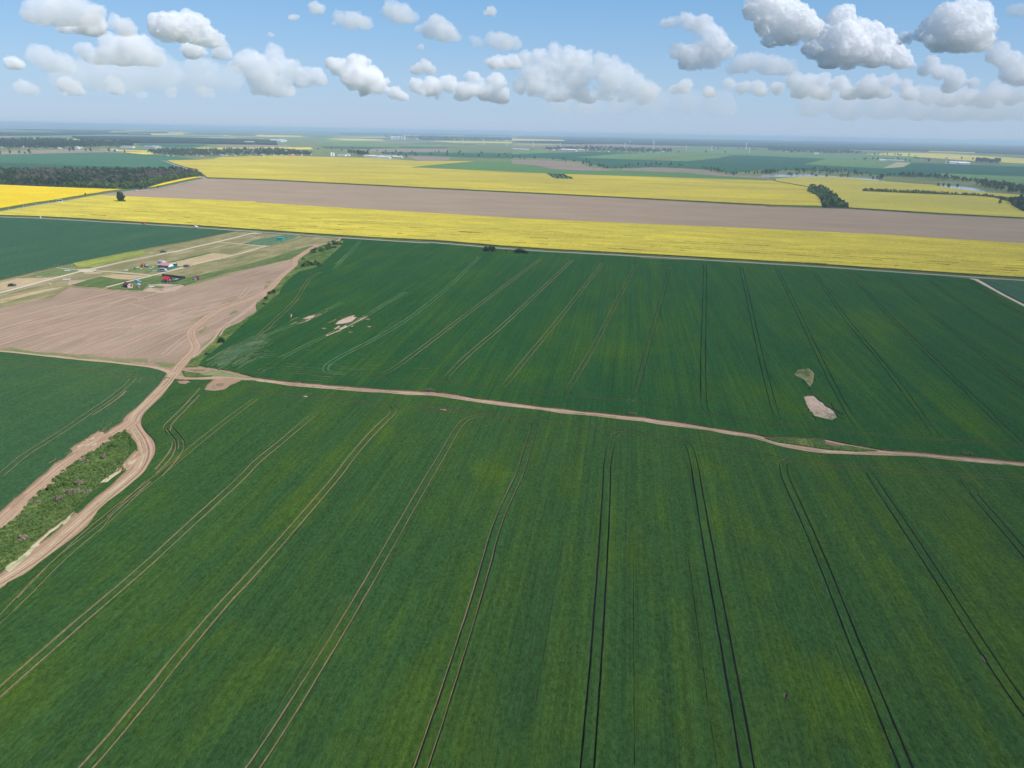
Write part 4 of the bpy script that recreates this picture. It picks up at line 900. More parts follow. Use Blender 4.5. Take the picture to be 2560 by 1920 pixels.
# the thicket between the two arms of the dirt track
TH = W('H 1105,775 1125,850 1128,925 1105,1000 1050,1075 960,1170 880,1225 780,1310 700,1420 560,1540 440,1630 H 400,1659 K 250,300 140,430 0,520 -250,700 -250,420 0,285 H 40,1640 180,1500 300,1360 430,1250 540,1140 600,1085 700,1040 840,930 930,880 1010,810')
thr = np.random.default_rng(9); Q = []; GQ = []
for (x, y) in scatter(TH, .85, rg, .5):
    n = noise.noise(Vector((x / 5, y / 5, 0))); mid = noise.noise(Vector((x / 9, y / 3.2, 7)))
    if mid > .42: h = .5; GQ.append(leaves(thr, 34, [(x, y, .35, .55)], .30)); continue
    h = .3 + .6 * max(-.4, n) + rg.uniform(-.15, .4); r = rg.uniform(.28, .62)
    if rg.random() < .22 + .3 * n: continue
    Q.append(leaves(thr, 88, [(x, y, h * .35, r), (x + rg.uniform(-.4, .4), y + rg.uniform(-.4, .4), h * .9, r * .6)], .27))
m = MB(); m.quad_soup(np.concatenate(Q).tolist()); o = m.build('shrub_thicket', LF_BUSH); tag(o, 'dense bright green shrub thicket between the two arms of the dirt track', 'shrubs', kind='stuff')
m = MB(); m.quad_soup(np.concatenate(GQ).tolist()); o = m.build('dead_brushwood', LF_DEAD); tag(o, 'grey brown dead brushwood in the gaps of the thicket', 'brushwood', kind='stuff')
for j, (p, r, c_, lb) in enumerate((('H 900,1030', 1.0, LF_DEAD, 'grey dead bush in the upper part of the thicket'), ('H 690,1255', 1.3, LF_DEAD, 'large grey dead bush in the middle of the thicket'), ('H 500,1400', 1.4, LF_DEAD, 'long grey dead bush in the lower part of the thicket'), ('H 600,1340', .9, LF_DEAD, 'small grey dead bush between the two large ones'),
        ('H 430,1310', 1.0, LF_LIME, 'pale flowering bush on the left side of the thicket'), ('H 555,1275', .8, LF_LIME, 'small pale flowering bush near the middle of the thicket'), ('K 130,350', 1.1, LF_DEAD, 'greyish bush near the bottom end of the thicket'), ('H 980,935', 1.4, LF_MID, 'darker green bush at the top of the thicket'))):
    big_tree('thicket_bush', gpt(p, 0), 160 + j, 1.5, r * 1.1, .05, c_, lb, 'bush', nleaf=700, size=.26, nc=14)
# brushwood heaps by the crossing track
for j, (p, lb) in enumerate((('I 1000,966', 'dry brushwood heap on the upper edge of the crossing track'), ('I 2165,1105', 'dark brushwood heap beside the crossing track right of the centre'), ('J 1885,1335', 'small dark brushwood heap near the right end of the crossing track'))):
    e = empty('brushwood_heap', gpt(p, 0), label=lb, cat='brushwood'); b = MB()
    for i in range(90):
        a = rg.uniform(0, 6.28); x, y = rg.gauss(0, .8), rg.gauss(0, .5); L = rg.uniform(.5, 1.3); b.tube((x, y, rg.uniform(0, .5)), (x + math.cos(a) * L, y + math.sin(a) * L, rg.uniform(.2, 1.2)), .05, .02, 4)
    b.build('branches', BARK, e); c = MB(); c.quad_soup(leaves(np.random.default_rng(j), 160, [(-1, 0, .5, .8), (.8, 0, .5, .8), (0, .4, .6, .8)], .3)); c.build('leaves', LF_MID if j else LF_DEAD, e)

# ------------------------------------------------------------------ paints and stuffs for built things
def flat(n, c, r=.6, **k): return plain('paint_' + n, c, r, **k)
M_WHITE = flat('white', (.78, .77, .74)); M_PINK = flat('pink', (.62, .42, .38)); M_RED = flat('red', (.62, .025, .035), .45); M_MAROON = flat('maroon', (.12, .035, .04), .5)
M_WOOD = flat('wood', (.30, .20, .13), scale=6); M_DARKW = flat('dark_wood', (.085, .05, .045)); M_TEAL = flat('teal', (.015, .16, .13), .5); M_ORANGE = flat('orange', (.62, .20, .07))
M_GREY = flat('grey', (.35, .35, .36)); M_DGREY = flat('dark_grey', (.06, .065, .07)); M_CONC = flat('concrete', (.50, .49, .46)); M_BRICK = flat('brick', (.52, .23, .17)); M_TILE = flat('tile', (.40, .13, .08)); M_ASB = flat('sheet_roof', (.42, .42, .41))
M_GLASS = flat('glass', (.03, .04, .05), .12, spec=.8); M_TYRE = flat('tyre', (.02, .02, .02)); M_SILVER = flat('silver', (.55, .56, .58), .3, metal=.3); M_BLUE = flat('blue', (.10, .32, .55), .35); M_BLACK = flat('black', (.03, .028, .04), .3); M_CARW = flat('car_white', (.80, .81, .82), .3)
M_CREAM = flat('cream', (.60, .55, .45)); M_FENCE = flat('fence', (.035, .06, .06), .6)

def house(name, label, cat, loc, rz, L, D, hw, hr, wall, roof, over=.25, gable=None, door=None, wins=(), chimney=False, legs=0.0, group=None):
    """L along local x (the ridge), D along y; gable: material of the gable walls when it differs"""
    e = empty(name, loc, rz, label=label, cat=cat, group=group); a, b = L / 2, D / 2; z0 = legs
    w = MB(); w.box(-a, a, -b, b, z0 - .1, hw); w.build('wall', wall, e)
    for sx in (-1, 1):
        g = MB(); x0, x1 = sorted((sx * (a - .08), sx * a)); g.prism([(-b, hw), (b, hw), (0, hw + hr)], 'x', x0, x1)
        if gable: x2, x3 = sorted((sx * (a + .005), sx * (a + .04))); g.box(x2, x3, -b + .04, b - .04, z0, hw)
        g.build('gable', gable or wall, e)
    r = MB(); t = .09; sl = hr / b; ov = over
    for sy in (-1, 1):
        r.prism([(sy * (b + ov), hw - sl * ov + .01), (0, hw + hr + .01), (0, hw + hr + t + .01), (sy * (b + ov), hw - sl * ov + t + .01)], 'x', -a - ov, a + ov)
    ro = r.build('roof', roof, e)
    if chimney: c = MB(); c.box(-a * .4 - .25, -a * .4 + .25, -.25, .25, hw + hr * .4, hw + hr + .7); c.build('chimney', M_BRICK, ro)
    if door:
        side, u = door; d = MB()
        if side == 'x': d.box(a + .045, a + .10, u - .42, u + .42, z0, z0 + 1.95)
        else: d.box(u - .42, u + .42, -b - .07, -b - .003, z0, z0 + 1.95)
        d.build('door', M_DARKW, e)
    for (side, u, z, ww, wh) in wins:
        d = MB(); f = MB()
        if side == 'x': d.box(a + .05, a + .075, u - ww / 2, u + ww / 2, z, z + wh); f.box(a + .045, a + .06, u - ww / 2 - .08, u + ww / 2 + .08, z - .08, z + wh + .08)
        else: d.box(u - ww / 2, u + ww / 2, -b - .05, -b - .025, z, z + wh); f.box(u - ww / 2 - .08, u + ww / 2 + .08, -b - .03, -b - .01, z - .08, z + wh + .08)
        fo = f.build('window', M_WHITE, e); d.build('pane', M_GLASS, fo)
    return e
RZ = R(-34)
# ---- the hamlet
house('cabin', 'small dark brown wooden cabin at the edge of the fallow field', 'cabin', gpt('N 345,845', .3), RZ, 4.4, 3.2, 1.9, .9, M_DARKW, M_MAROON, gable=M_PINK, door=('x', .6), wins=(('x', -.7, 1.0, .6, .6), ('y', -1.0, 1.0, .7, .6)))
e = house('outhouse', 'narrow pale pink outhouse right of the dark brown cabin', 'outhouse', gpt('N 585,862', .3), R(-25), 1.3, 1.2, 2.3, .25, flat('pale_pink', (.62, .50, .42)), M_WHITE, over=.1, door=('x', 0))
house('red_roof_house', 'little house on stilts with a bright red roof', 'house', gpt('N 1190,735', .3), RZ, 4.6, 3.2, 2.2, 1.15, flat('pale_plank', (.52, .42, .38)), M_RED, over=.45, gable=M_DARKW, door=('y', .8), wins=(('y', -1.1, 1.1, .8, .7), ('x', 0, 1.2, .7, .7)))
house('red_roof_shed', 'narrow shed with white corners and red roof right of the red roofed house', 'shed', gpt('N 1805,695', .3), R(-28), 1.9, 2.1, 2.3, .6, M_WHITE, flat('dull_red', (.34, .07, .07)), over=.12, gable=M_MAROON, door=('x', 0))
house('brick_house', 'tall narrow pink brick house with a grey roof at the back of the hamlet', 'house', gpt('N 1075,400', .2), R(-30), 4.0, 3.2, 3.6, .9, M_PINK, M_GREY, gable=M_CREAM, wins=(('y', -1, 1.6, .8, .9), ('x', 0, 1.6, .8, .9)), door=('y', .9), chimney=True)
house('white_gable_house', 'long low house with a bright white gable and faded red roof', 'house', gpt('N 1170,428', .2), R(-22), 7.4, 4.4, 2.0, 1.5, flat('faded_red', (.45, .22, .20)), flat('faded_roof', (.50, .27, .25)), gable=M_WHITE, wins=(('y', -2.4, .9, .8, .8), ('y', 0, .9, .8, .8)), door=('y', 1.8))
e = empty('lean_to', gpt('N 1040,420', .2), R(-22), label='grey roofed open lean-to left of the white gabled house', cat='lean-to')
m = MB(); m.prism([(-1.6, 1.7), (1.6, 2.2), (1.6, 2.3), (-1.6, 1.8)], 'x', -2.6, 2.6); m.build('roof', M_GREY, e)
for x in (-2.4, 0, 2.4):
    for y, h in ((-1.5, 1.7), (1.5, 2.15)): m = MB(); m.box(x - .06, x + .06, y - .06, y + .06, -.2, h); m.build('post', M_WOOD, e)
house('orange_shed', 'small orange brown shed at the left of the hamlet', 'shed', gpt('N 672,412', .2), R(-25), 2.2, 2.0, 1.9, .6, M_ORANGE, M_TILE, door=('x', 0))
e = empty('water_tank', gpt('N 748,418', .2), label='dark green round water tank with pale top beside the orange shed', cat='tank')
m = MB(); m.tube((0, 0, -.1), (0, 0, 1.3), .95, .95, 16); m.build('tank_body', M_TEAL, e); m = MB(); m.tube((0, 0, 1.31), (0, 0, 1.75), .95, .35, 16); m.build('lid', flat('pale_teal', (.30, .42, .40)), e)
e = house('flat_store', 'low store with a long white flat roof behind the teal fence', 'store', gpt('N 1310,378', .2), R(-14), 4.4, 1.8, 1.5, .12, M_TEAL, M_WHITE, over=.15, door=('x', 0))
# fences
def fence(name, label, pts, h, mat, post, step=2.0, gap=.1, cat='fence', solid=True, group=None, gapz=0.0):
    pts = [gpt(p, 0) for p in pts] if isinstance(pts[0], str) else pts
    e = empty(name, pts[0], label=label, cat=cat, group=group); o = pts[0]
    for a, b in zip(pts[:-1], pts[1:]):
        a, b = a - o, b - o; L = (b - a).length; n = max(1, round(L / step)); d = (b - a) / L; nn = Vector((-d.y, d.x, 0))
        for i in range(n + 1):
            q = a + d * (L * i / n); m = MB(); m.tube(q + Vector((0, 0, -.1)), q + Vector((0, 0, h + .05)), .05, .05, 6); m.build('post', post, e)
        if solid:
            m = MB(); s0 = a - nn * .06; s1 = b - nn * .06; t = nn * .03
            V = [s0, s1, s1 + t, s0 + t]; oo = len(m.v); m.v += [tuple(v + Vector((0, 0, gap + gapz))) for v in V] + [tuple(v + Vector((0, 0, h))) for v in V]
            for f in ((3, 2, 1, 0), (4, 5, 6, 7), (0, 1, 5, 4), (1, 2, 6, 5), (2, 3, 7, 6), (3, 0, 4, 7)): m.f.append(f); m.m.append(0)
            m.build('panel', mat, e)
        else:
            for z in (h * .45, h * .9): m = MB(); m.tube(a + Vector((0, 0, z)), b + Vector((0, 0, z)), .012, .012, 4); m.build('wire', mat, e)
    return e
fence('sheet_fence', 'long dark green sheet fence behind the red roofed house', ['N 1070,612', 'N 1562,672'], 1.9, M_FENCE, M_DGREY)
fence('sheet_fence', 'dark sheet fence right of the red roofed house, nearer the fallow field', ['N 1285,748', 'N 1405,715', 'N 1540,672'], 1.5, M_FENCE, M_DGREY)
fence('sheet_fence', 'short dark fence right in front of the red roofed house', ['N 1050,742', 'N 1215,752'], 1.3, M_DGREY, M_DGREY)
fence('sheet_fence', 'teal sheet fence under the white gabled house along the lane', ['N 970,515', 'N 1130,478', 'N 1390,412', 'N 1385,378'], 1.5, M_TEAL, M_DGREY)
fence('post_fence', 'row of thin pale posts around the dark green meadow by the long road', ['F 965,318', 'F 1150,270', 'F 1420,226', 'F 1590,226'], 1.7, M_CONC, M_CONC, 4.5, solid=False)
fence('post_fence', 'thin pale posts along the near side of the dark green meadow', ['F 965,318', 'F 1200,339', 'F 1300,330', 'F 1450,285', 'F 1590,245'], 1.7, M_CONC, M_CONC, 5.5, solid=False)
fence('entrance_fence', 'row of dark posts with pale rails by the lane crossing at the left', ['E 640,600', 'E 760,612', 'E 895,630'], 2.4, M_CONC, M_GREY, 3.2, solid=False)
fence('entrance_fence', 'low wire fence along the green plot left of the lane crossing', ['E 640,600', 'E 480,650', 'E 330,690'], 1.6, M_CONC, M_WOOD, 4, solid=False)
for (p, w_, d_, h_, mt, nm, lb, rz) in (('E 775,632', 3.6, 1.2, .25, M_WHITE, 'slab_stack', 'pale slab stack beside the entrance fence', .2), ('E 770,735', 4.0, 1.5, .2, M_WHITE, 'slab_stack', 'white slabs lying on the grass below the lane crossing', .5), ('E 450,706', 3.2, .8, .3, M_CONC, 'slab_stack', 'grey slabs at the corner of the green plot', .1),
        ('N 845,835', 2.8, 1.0, .45, M_WHITE, 'slab_stack', 'white slabs on the bare ground between the outhouse and the red roofed house', .1), ('N 555,425', 1.9, .8, .4, M_WHITE, 'board_stack', 'white boards left of the orange shed', .1), ('N 820,450', 2.2, .7, .35, M_CONC, 'board_stack', 'pale boards in the middle of the hamlet yard', .3),
        ('N 915,500', 3.8, .6, .35, M_CONC, 'board_stack', 'long pale boards left of the white minivan', 0), ('N 940,425', 2.4, .6, .5, M_WOOD, 'board_stack', 'brown timber in the hamlet yard', .7), ('N 880,415', 1.6, .7, .4, M_CREAM, 'board_stack', 'cream timber in the hamlet yard', 1.2), ('N 1435,393', 3.2, .5, .3, M_WHITE, 'board_stack', 'white beam right of the flat roofed store', -.1),
        ('N 620,452', 1.3, .6, .3, M_WHITE, 'board_stack', 'small white board on the grass below the orange shed', 0), ('N 780,500', 1.6, .7, .5, M_WOOD, 'board_stack', 'dark timber beside the pale boards', .4), ('N 1225,742', 1.6, .5, .8, M_WHITE, 'board_stack', 'white boards leaning at the corner of the red roofed house', .6),
        ('N 410,868', 1.4, .6, .8, M_PINK, 'board_stack', 'pinkish boards at the corner of the dark brown cabin', .5), ('N 980,395', 2.0, .5, .6, M_CONC, 'board_stack', 'grey boards in front of the brick house', .4), ('N 1380,690', 1.6, .8, .8, M_CONC, 'board_stack', 'pale boards behind the red roofed house', .2)):
    e = empty(nm, gpt(p, .25), rz, label=lb, cat='building material'); k = 3
    for i in range(k): m = MB(); x = (i - 1) * .12; m.box(-w_ / 2 + x, w_ / 2 + x, -d_ / 2 + abs(x), d_ / 2, h_ * i / k + .004, h_ * (i + 1) / k - .004); m.build('slab' if 'slab' in nm else 'board', mt, e)
e = empty('beehive', gpt('E 577,800', .2), label='small yellow box on the grass beside the lane', cat='beehive'); m = MB(); m.box(-.5, .5, -.4, .4, .1, 1.0); m.build('hive_body', flat('hive', (.60, .50, .18)), e); m = MB(); m.box(-.6, .6, -.5, .5, 1.003, 1.15); m.build('lid', M_CREAM, e)
e = empty('teal_container', gpt('F 1390,286', .3), R(-12), label='bright teal container on the dark green fenced meadow', cat='container')
m = MB(); m.box(-2.6, 2.6, -1.2, 1.2, 0, 2.2); [m.box(-2.5 + i * .5, -2.3 + i * .5, -1.26, -1.203, .1, 2.1) for i in range(10)]; m.build('container_body', flat('bright_teal', (.02, .30, .27)), e); m = MB(); m.box(-2.7, 2.7, -1.35, 1.35, 2.203, 2.3); m.build('roof', flat('pale_green_roof', (.10, .45, .40)), e)
for i, (p, lb) in enumerate((('N 300,500', 'left of the three white posts'), ('N 318,498', 'middle of the three white posts'), ('N 338,500', 'right of the three white posts'), ('N 268,498', 'thin white post farther left of the three'))):
    m = MB(); m.tube((0, 0, -.1), (.1 * (i - 1), 0, 1.4), .12, .1, 7); m.tube((-.22, 0, .9), (.25, 0, 1.2), .05, .05, 5); o = m.build('white_post', M_WHITE, None, gpt(p, .2)); tag(o, lb + ' on the plot left of the hamlet yard', 'post', 'white posts on the plot')
m = MB(); m.tube((0, 0, 0), (0, 0, 1.1), .32, .36, 10); m.tube((0, 0, 1.11), (0, 0, 1.5), .2, .16, 8); o = m.build('dark_barrel', M_DGREY, None, gpt('N 484,470', .2)); tag(o, 'dark upright barrel in the grass between the white posts and the hamlet yard', 'barrel')
for i, (p, lb) in enumerate((('N 1030,893', 'left'), ('N 1070,908', 'right'))):
    rk = bmesh.new(); bmesh.ops.create_icosphere(rk, subdivisions=2, radius=.5)
    for v in rk.verts: v.co *= 1 + .25 * noise.noise(v.co * 2 + Vector((i, 0, 0))); v.co.z *= .6
    me = bpy.data.meshes.new('soil_heap'); rk.to_mesh(me); rk.free(); me.materials.append(flat('heap_soil', (.14, .10, .08))); link(me, 'soil_heap', gpt(p, .15), label=lb + ' of the two dark soil heaps by the fallow field', cat='heap')
# ---- poles
def pole(p, h, label, group, arm=True, r=.11):
    e = empty('utility_pole', gpt(p, 0), rg.uniform(-.2, .2), label=label, cat='pole', group=group)
    m = MB(); m.tube((0, 0, -.2), (0, 0, h), r * 1.2, r * .8, 7); m.build('pole_shaft', M_WOOD if arm else M_CONC, e)
    if arm: m = MB(); m.box(-.7, .7, -.06, .06, h - .6, h - .48); m.build('crossarm', M_WOOD, e)
pole('F 718,492', 7.2, 'thin wooden pole standing by the lane beside the dry plot', None, r=.13)
PLB = ('first', 'second', 'third', 'fourth', 'fifth', 'sixth', 'seventh', 'eighth', 'ninth', 'tenth', 'eleventh', 'twelfth')
for i, p in enumerate(('A 75,822', 'A 205,795', 'A 312,765', 'A 422,750', 'A 528,725', 'A 635,702', 'A 735,688', 'A 818,672', 'A 912,660', 'A 1018,645', 'A 1128,640', 'A 1240,634')):
    pole(p, 7.0, PLB[i] + ' thin pole from the left along the road past the wood', 'poles along the road past the wood', False, .09)
# ---- cars
def car(p, rz, label, paint, L=4.3, Wd=1.75, H=1.5, van=False, z=.25, name='parked_car', flatbed=False):
    e = empty(name, gpt(p, z), rz, label=label, cat='van' if van else 'car'); a = L / 2; w = Wd / 2
    if van: prof = [(-a, .35), (a, .35), (a, .8), (a - .25, .98), (a - 1.0, H), (-a + .15, H + .03), (-a, 1.0)]; gl = [(a - .36, .98), (a - 1.02, H - .1), (-a + .25, H - .08), (-a + .12, 1.0)]
    else: prof = [(-a, .38), (a, .38), (a, .72), (a - .3, .85), (a - 1.15, .95), (a - 1.85, H), (-a + .9, H), (-a + .25, .98), (-a, .9)]; gl = [(a - 1.25, .97), (a - 1.9, H - .08), (-a + .93, H - .08), (-a + .36, .98)]
    m = MB(); m.prism(prof, 'y', -w, w); b = m.build('body', paint, e)
    bv = b.modifiers.new('b', 'BEVEL'); bv.width = .07; bv.segments = 2
    m = MB()
    for s_ in (-1, 1): y0, y1 = sorted((s_ * (w + .004), s_ * (w + .02))); m.prism(gl, 'y', y0, y1)
    x0, z0 = gl[0]; x1, z1 = gl[1]; m.v += [(x0 + .06, -w * .85, z0), (x0 + .06, w * .85, z0), (x1 + .08, w * .8, z1), (x1 + .08, -w * .8, z1)]; n = len(m.v); m.f.append((n - 4, n - 3, n - 2, n - 1)); m.m.append(0)
    m.build('windows', M_GLASS, e)
    for x in (-a + .8, a - .85):
        for s_ in (-1, 1):
            m = MB(); m.tube((x, s_ * (w - .12), .33), (x, s_ * (w + .03), .33), .33, .33, 14); wh = m.build('wheel', M_TYRE, e); m = MB(); m.tube((x, s_ * (w + .032), .33), (x, s_ * (w + .05), .33), .18, .18, 10); m.build('rim', M_SILVER, wh)
    for s_ in (-1, 1):
        m = MB(); m.box(a - .03, a + .025, s_ * (w - .35) - .15, s_ * (w - .35) + .15, .62, .75); m.build('headlight', M_WHITE, e)
    return e
AY2 = A_Y
car('N 1098,505', R(-14), 'silver white minivan parked on the lane under the teal fence', M_SILVER, 4.7, 1.85, 1.85, True, name='parked_minivan')
car('N 1588,408', R(70), 'dark car with a pale front driving up the lane right of the teal fence', flat('dark_blue', (.08, .08, .13), .3))
car('N 540,742', R(-8), 'light blue car on the green grass above the dark brown cabin', M_BLUE)
car('E 142,812', R(30), 'black car parked on the dry grass at the left edge', M_BLACK)
car('N 1095,98', R(10), 'dark car parked on the grass beyond the upper lane', flat('dark_green', (.06, .07, .06), .4), H=1.35)
car('A 520,744', A_Y + R(35), 'white van driving on the road past the wood', M_CARW, 6.4, 2.2, 2.6, True, z=.24, name='white_van')
car('A 1178,649', A_Y + R(20), 'small white car on the road in front of the wood', M_CARW, 4.6, z=.24)
car('A 1245,938', A_Y, 'red car on the long grey road', M_RED, 4.4, z=.24)
car('A 1690,965', A_Y, 'white car on the long grey road left of the hamlet turning', M_CARW, 4.9, 1.9, 1.6, z=.24)
e = empty('road_sign', gpt('A 352,884', .2), A_Y, label='small white marker stone beside the long grey road at the left', cat='marker'); m = MB(); m.box(-.5, .5, -.3, .3, -.1, 1.5); m.box(-.35, .35, -.2, .2, 1.5, 1.9); m.build('marker_body', M_WHITE, e)

# ------------------------------------------------------------------ villages and farms of the plain
def vhouse(i, L, D, hw, hr, wm, rm):
    m = MB(); m.box(-L / 2, L / 2, -D / 2, D / 2, -.5, hw, 0)
    for sx in (-1, 1): x0, x1 = sorted((sx * L / 2, sx * (L / 2 - .2))); m.prism([(-D / 2, hw + .01), (D / 2, hw + .01), (0, hw + hr)], 'x', x0, x1, 0)
    for sy in (-1, 1): m.prism([(sy * (D / 2 + .5), hw - .3), (0, hw + hr + .05), (0, hw + hr + .3), (sy * (D / 2 + .5), hw - .05)], 'x', -L / 2 - .5, L / 2 + .5, 1)
    for x in (-L * .3, 0, L * .3):
        for sy in (-1, 1): y0, y1 = sorted((sy * (D / 2 + .01), sy * (D / 2 + .06))); m.box(x - .6, x + .6, y0, y1, 1.1, 2.4, 2)
    m.box(-L * .2 - .4, -L * .2 + .4, -.4, .4, hw + hr * .5, hw + hr + 1, 1)
    return m.mesh('village_house', [wm, rm, M_GLASS])
VW = (M_CREAM, M_CREAM, M_CONC, M_CREAM, M_CONC); VR = (M_ASB, M_TILE, M_GREY, M_CREAM, flat('bright_tile', (.60, .17, .10)))
VN = ('grey sheet', 'red tiled', 'dark grey', 'cream', 'bright orange red')
VH = [vhouse(i, 10 + i, 7 + i * .5, 3.2, 2.4, VW[i], VR[i]) for i in range(5)]
def village(polys, nh, nt, vname, wts=(5, 3, 4, 3, 1), tsc=(.5, .85), hs=1.0):
    for poly, a, b in ((p, int(nh * f), int(nt * f)) for p, f in polys):
        pp = [G(*q).to_2d() for q in P(poly)]; pc = P(poly); xs = [q[0] for q in pc]; ys = [q[1] for q in pc]
        pcv = [Vector(q) for q in pc]; k = 0; tr = []; tries = 0
        while k < a and tries < 9000:
            tries += 1; q = (rg.uniform(min(xs), max(xs)), rg.uniform(min(ys), max(ys)))
            if not inside(q, pcv): continue
            g = G(*q); i = rg.choices(range(5), wts)[0]; k += 1
            link(VH[i], 'village_house', (g.x, g.y, 0), rg.choice((A_Y, A_Y + 1.57)) + rg.uniform(-.3, .3), rg.uniform(.65, 1.1) * hs, label='pale house with %s roof in %s' % (VN[i], vname), cat='house', group='houses of ' + vname)
        while len(tr) < b:
            q = (rg.uniform(min(xs), max(xs)), rg.uniform(min(ys), max(ys)))
            if inside(q, pcv): g = G(*q); tr.append((g.x, g.y, rg.choice((0, 0, 1, 2, 5)), rg.uniform(*tsc), rg.uniform(0, 6)))
        mass('village_trees', tr, 'dark tree crowns between the houses of ' + vname, 'trees', LMS, .4)
village((('A 1270,318 1340,300 1500,296 1800,300 2212,292 2212,346 1850,350 1600,352 1400,346', .62), ('B 0,290 250,296 480,325 470,345 0,345', .38)), 170, 1500, 'the village behind the big yellow field')
village((('A -60,222 300,218 700,225 1160,240 1150,276 900,272 700,284 300,288 -60,280', 1),), 70, 1500, 'the far left village', (8, 1, 3, 6, 0), (.9, 1.5), 1.2)
village((('C 270,292 420,280 700,275 1200,295 1390,302 1380,320 1000,320 700,310 330,302', 1),), 48, 420, 'the village right of the centre', (6, 1, 3, 5, 0), (.7, 1.3), 1.2)
village((('D 0,282 300,290 700,312 820,330 600,332 200,322 0,304', 1),), 30, 420, 'the far right village', (6, 1, 3, 5, 0), (.8, 1.5), 1.2)
village((('B 1100,178 1500,192 1900,205 2212,214 2212,224 1700,214 1150,206', 1),), 22, 260, 'the village under the far factory', (6, 1, 3, 6, 0), (1.2, 2.2), 2.0)
def far_sheds(lst, vname):
    for (p, L, D, H, wm, rm, lb) in lst:
        e = empty('farm_shed', gpt(p, 0), A_Y + rg.uniform(-.1, .1), label=lb, cat='shed'); m = MB(); m.box(-L / 2, L / 2, -D / 2, D / 2, -.5, H); m.build('wall', wm, e)
        m = MB()
        for sy in (-1, 1): m.prism([(sy * (D / 2 + .4), H), (0, H + D * .16), (0, H + D * .16 + .3), (sy * (D / 2 + .4), H + .3)], 'x', -L / 2 - .4, L / 2 + .4)
        m.build('roof', rm, e)
far_sheds((('B 745,347', 30, 13, 5, M_WHITE, M_ASB, 'long grey roofed shed right of the two silos'), ('B 715,343', 14, 10, 4, M_PINK, M_TILE, 'red roofed shed just right of the silos'), ('B 790,345', 18, 10, 4.5, M_WHITE, M_WHITE, 'white shed left of the dark trees of the farm yard'),
  ('B 985,356', 42, 12, 5, M_WHITE, M_WHITE, 'leftmost long white shed behind the yellow field'), ('B 1050,361', 46, 12, 5, M_WHITE, M_WHITE, 'second long white shed from the left'), ('B 1110,366', 44, 12, 5, M_WHITE, M_WHITE, 'nearest long white shed, touching the yellow field'),
  ('B 1150,357', 60, 14, 5, M_CONC, M_ASB, 'long grey shed behind the nearest white shed'), ('B 1225,365', 34, 12, 5, M_CONC, M_WHITE, 'rightmost long shed of the row'),
  ('B 1215,204', 120, 40, 22, M_WHITE, M_WHITE, 'big white hall of the far factory'), ('B 1340,206', 150, 40, 14, M_CONC, M_ASB, 'low hall right of the factory tower'), ('B 180,222', 90, 30, 9, M_WHITE, M_WHITE, 'white sheds on the far plain left of the centre'), ('B 230,220', 50, 30, 9, M_WHITE, M_WHITE, 'small white shed at the right end of the far pair'),
  ('C 470,304', 70, 22, 8, M_CONC, M_WHITE, 'left long shed in front of the village right of the centre'), ('C 515,307', 50, 22, 8, M_CONC, M_WHITE, 'middle shed in front of the village right of the centre'), ('C 600,304', 70, 22, 7, M_CREAM, M_CREAM, 'cream shed in front of the village right of the centre'),
  ('D 985,390', 22, 12, 6, M_WHITE, M_WHITE, 'white barn of the far white farm'), ('D 1060,392', 60, 12, 5, M_CONC, M_CREAM, 'left long pale shed of the far white farm'), ('D 1115,394', 50, 12, 5, M_CONC, M_CREAM, 'right long pale shed of the far white farm'), ('D 1640,415', 60, 20, 6, M_WHITE, M_WHITE, 'long white shed left of the far grove'), ('D 1690,420', 40, 18, 6, M_CONC, M_WHITE, 'small pale shed left of the far grove'),
  ('A 1300,278', 60, 18, 6, M_CONC, M_ASB, 'left grey shed on the green plain behind the wood'), ('A 1350,277', 40, 18, 6, M_CONC, M_WHITE, 'right pale shed on the green plain behind the wood'), ('A 2160,238', 60, 20, 8, M_WHITE, M_WHITE, 'tiny white shed above the dark belt'), ('D 418,330', 26, 14, 6, M_WHITE, M_CREAM, 'cream hall at the near edge of the far right village'), ('A 655,283', 34, 14, 6, M_WHITE, M_WHITE, 'white hall at the near edge of the far left village'), ('A 1105,275', 60, 14, 6, M_WHITE, M_ASB, 'pale sheds at the right end of the far left village'), ('A 990,303', 20, 12, 5, M_WHITE, M_WHITE, 'white building alone on the pale strip at the left'),
  ('C 75,294', 90, 14, 4, M_CONC, M_WHITE, 'pale line of greenhouses at the edge of the light green tongue')), '')
def silo(p, r, h, label, m_=M_WHITE):
    e = empty('silo', gpt(p, 0), label=label, cat='silo'); m = MB(); m.tube((0, 0, -.5), (0, 0, h), r, r, 14); m.build('silo_body', m_, e); m = MB(); m.tube((0, 0, h + .01), (0, 0, h + r * .6), r * 1.03, .3, 14); m.build('roof', M_ASB, e)
silo('B 650,347', 3.6, 12, 'left of the two white silos behind the yellow field'); silo('B 671,347', 3.4, 11, 'right of the two white silos behind the yellow field')
def tower(p, w_, d_, h, label):
    e = empty('tower_block', gpt(p, 0), A_Y, label=label, cat='tower'); m = MB(); m.box(-w_ / 2, w_ / 2, -d_ / 2, d_ / 2, -.5, h); m.build('wall', M_CREAM, e); m = MB(); m.box(-w_ / 2 - 1, w_ / 2 + 1, -d_ / 2 - 1, d_ / 2 + 1, h + .01, h + 2.5); m.box(-w_ / 4, w_ / 4, -d_ / 4, d_ / 4, h + 2.5, h + 7); m.build('roof', M_GREY, e)
tower('B 1278,207', 22, 22, 50, 'tall pale elevator tower of the far factory'); tower('B 1252,206', 16, 16, 34, 'lower tower left of the elevator tower'); tower('D 1535,412', 5, 5, 20, 'thin grey tower left of the far white sheds at the right'); tower('C 1225,240', 14, 14, 45, 'dark far tower on the horizon woods right of the centre')
tower('C 1018,238', 8, 8, 34, 'thin far tower left of the dark one')
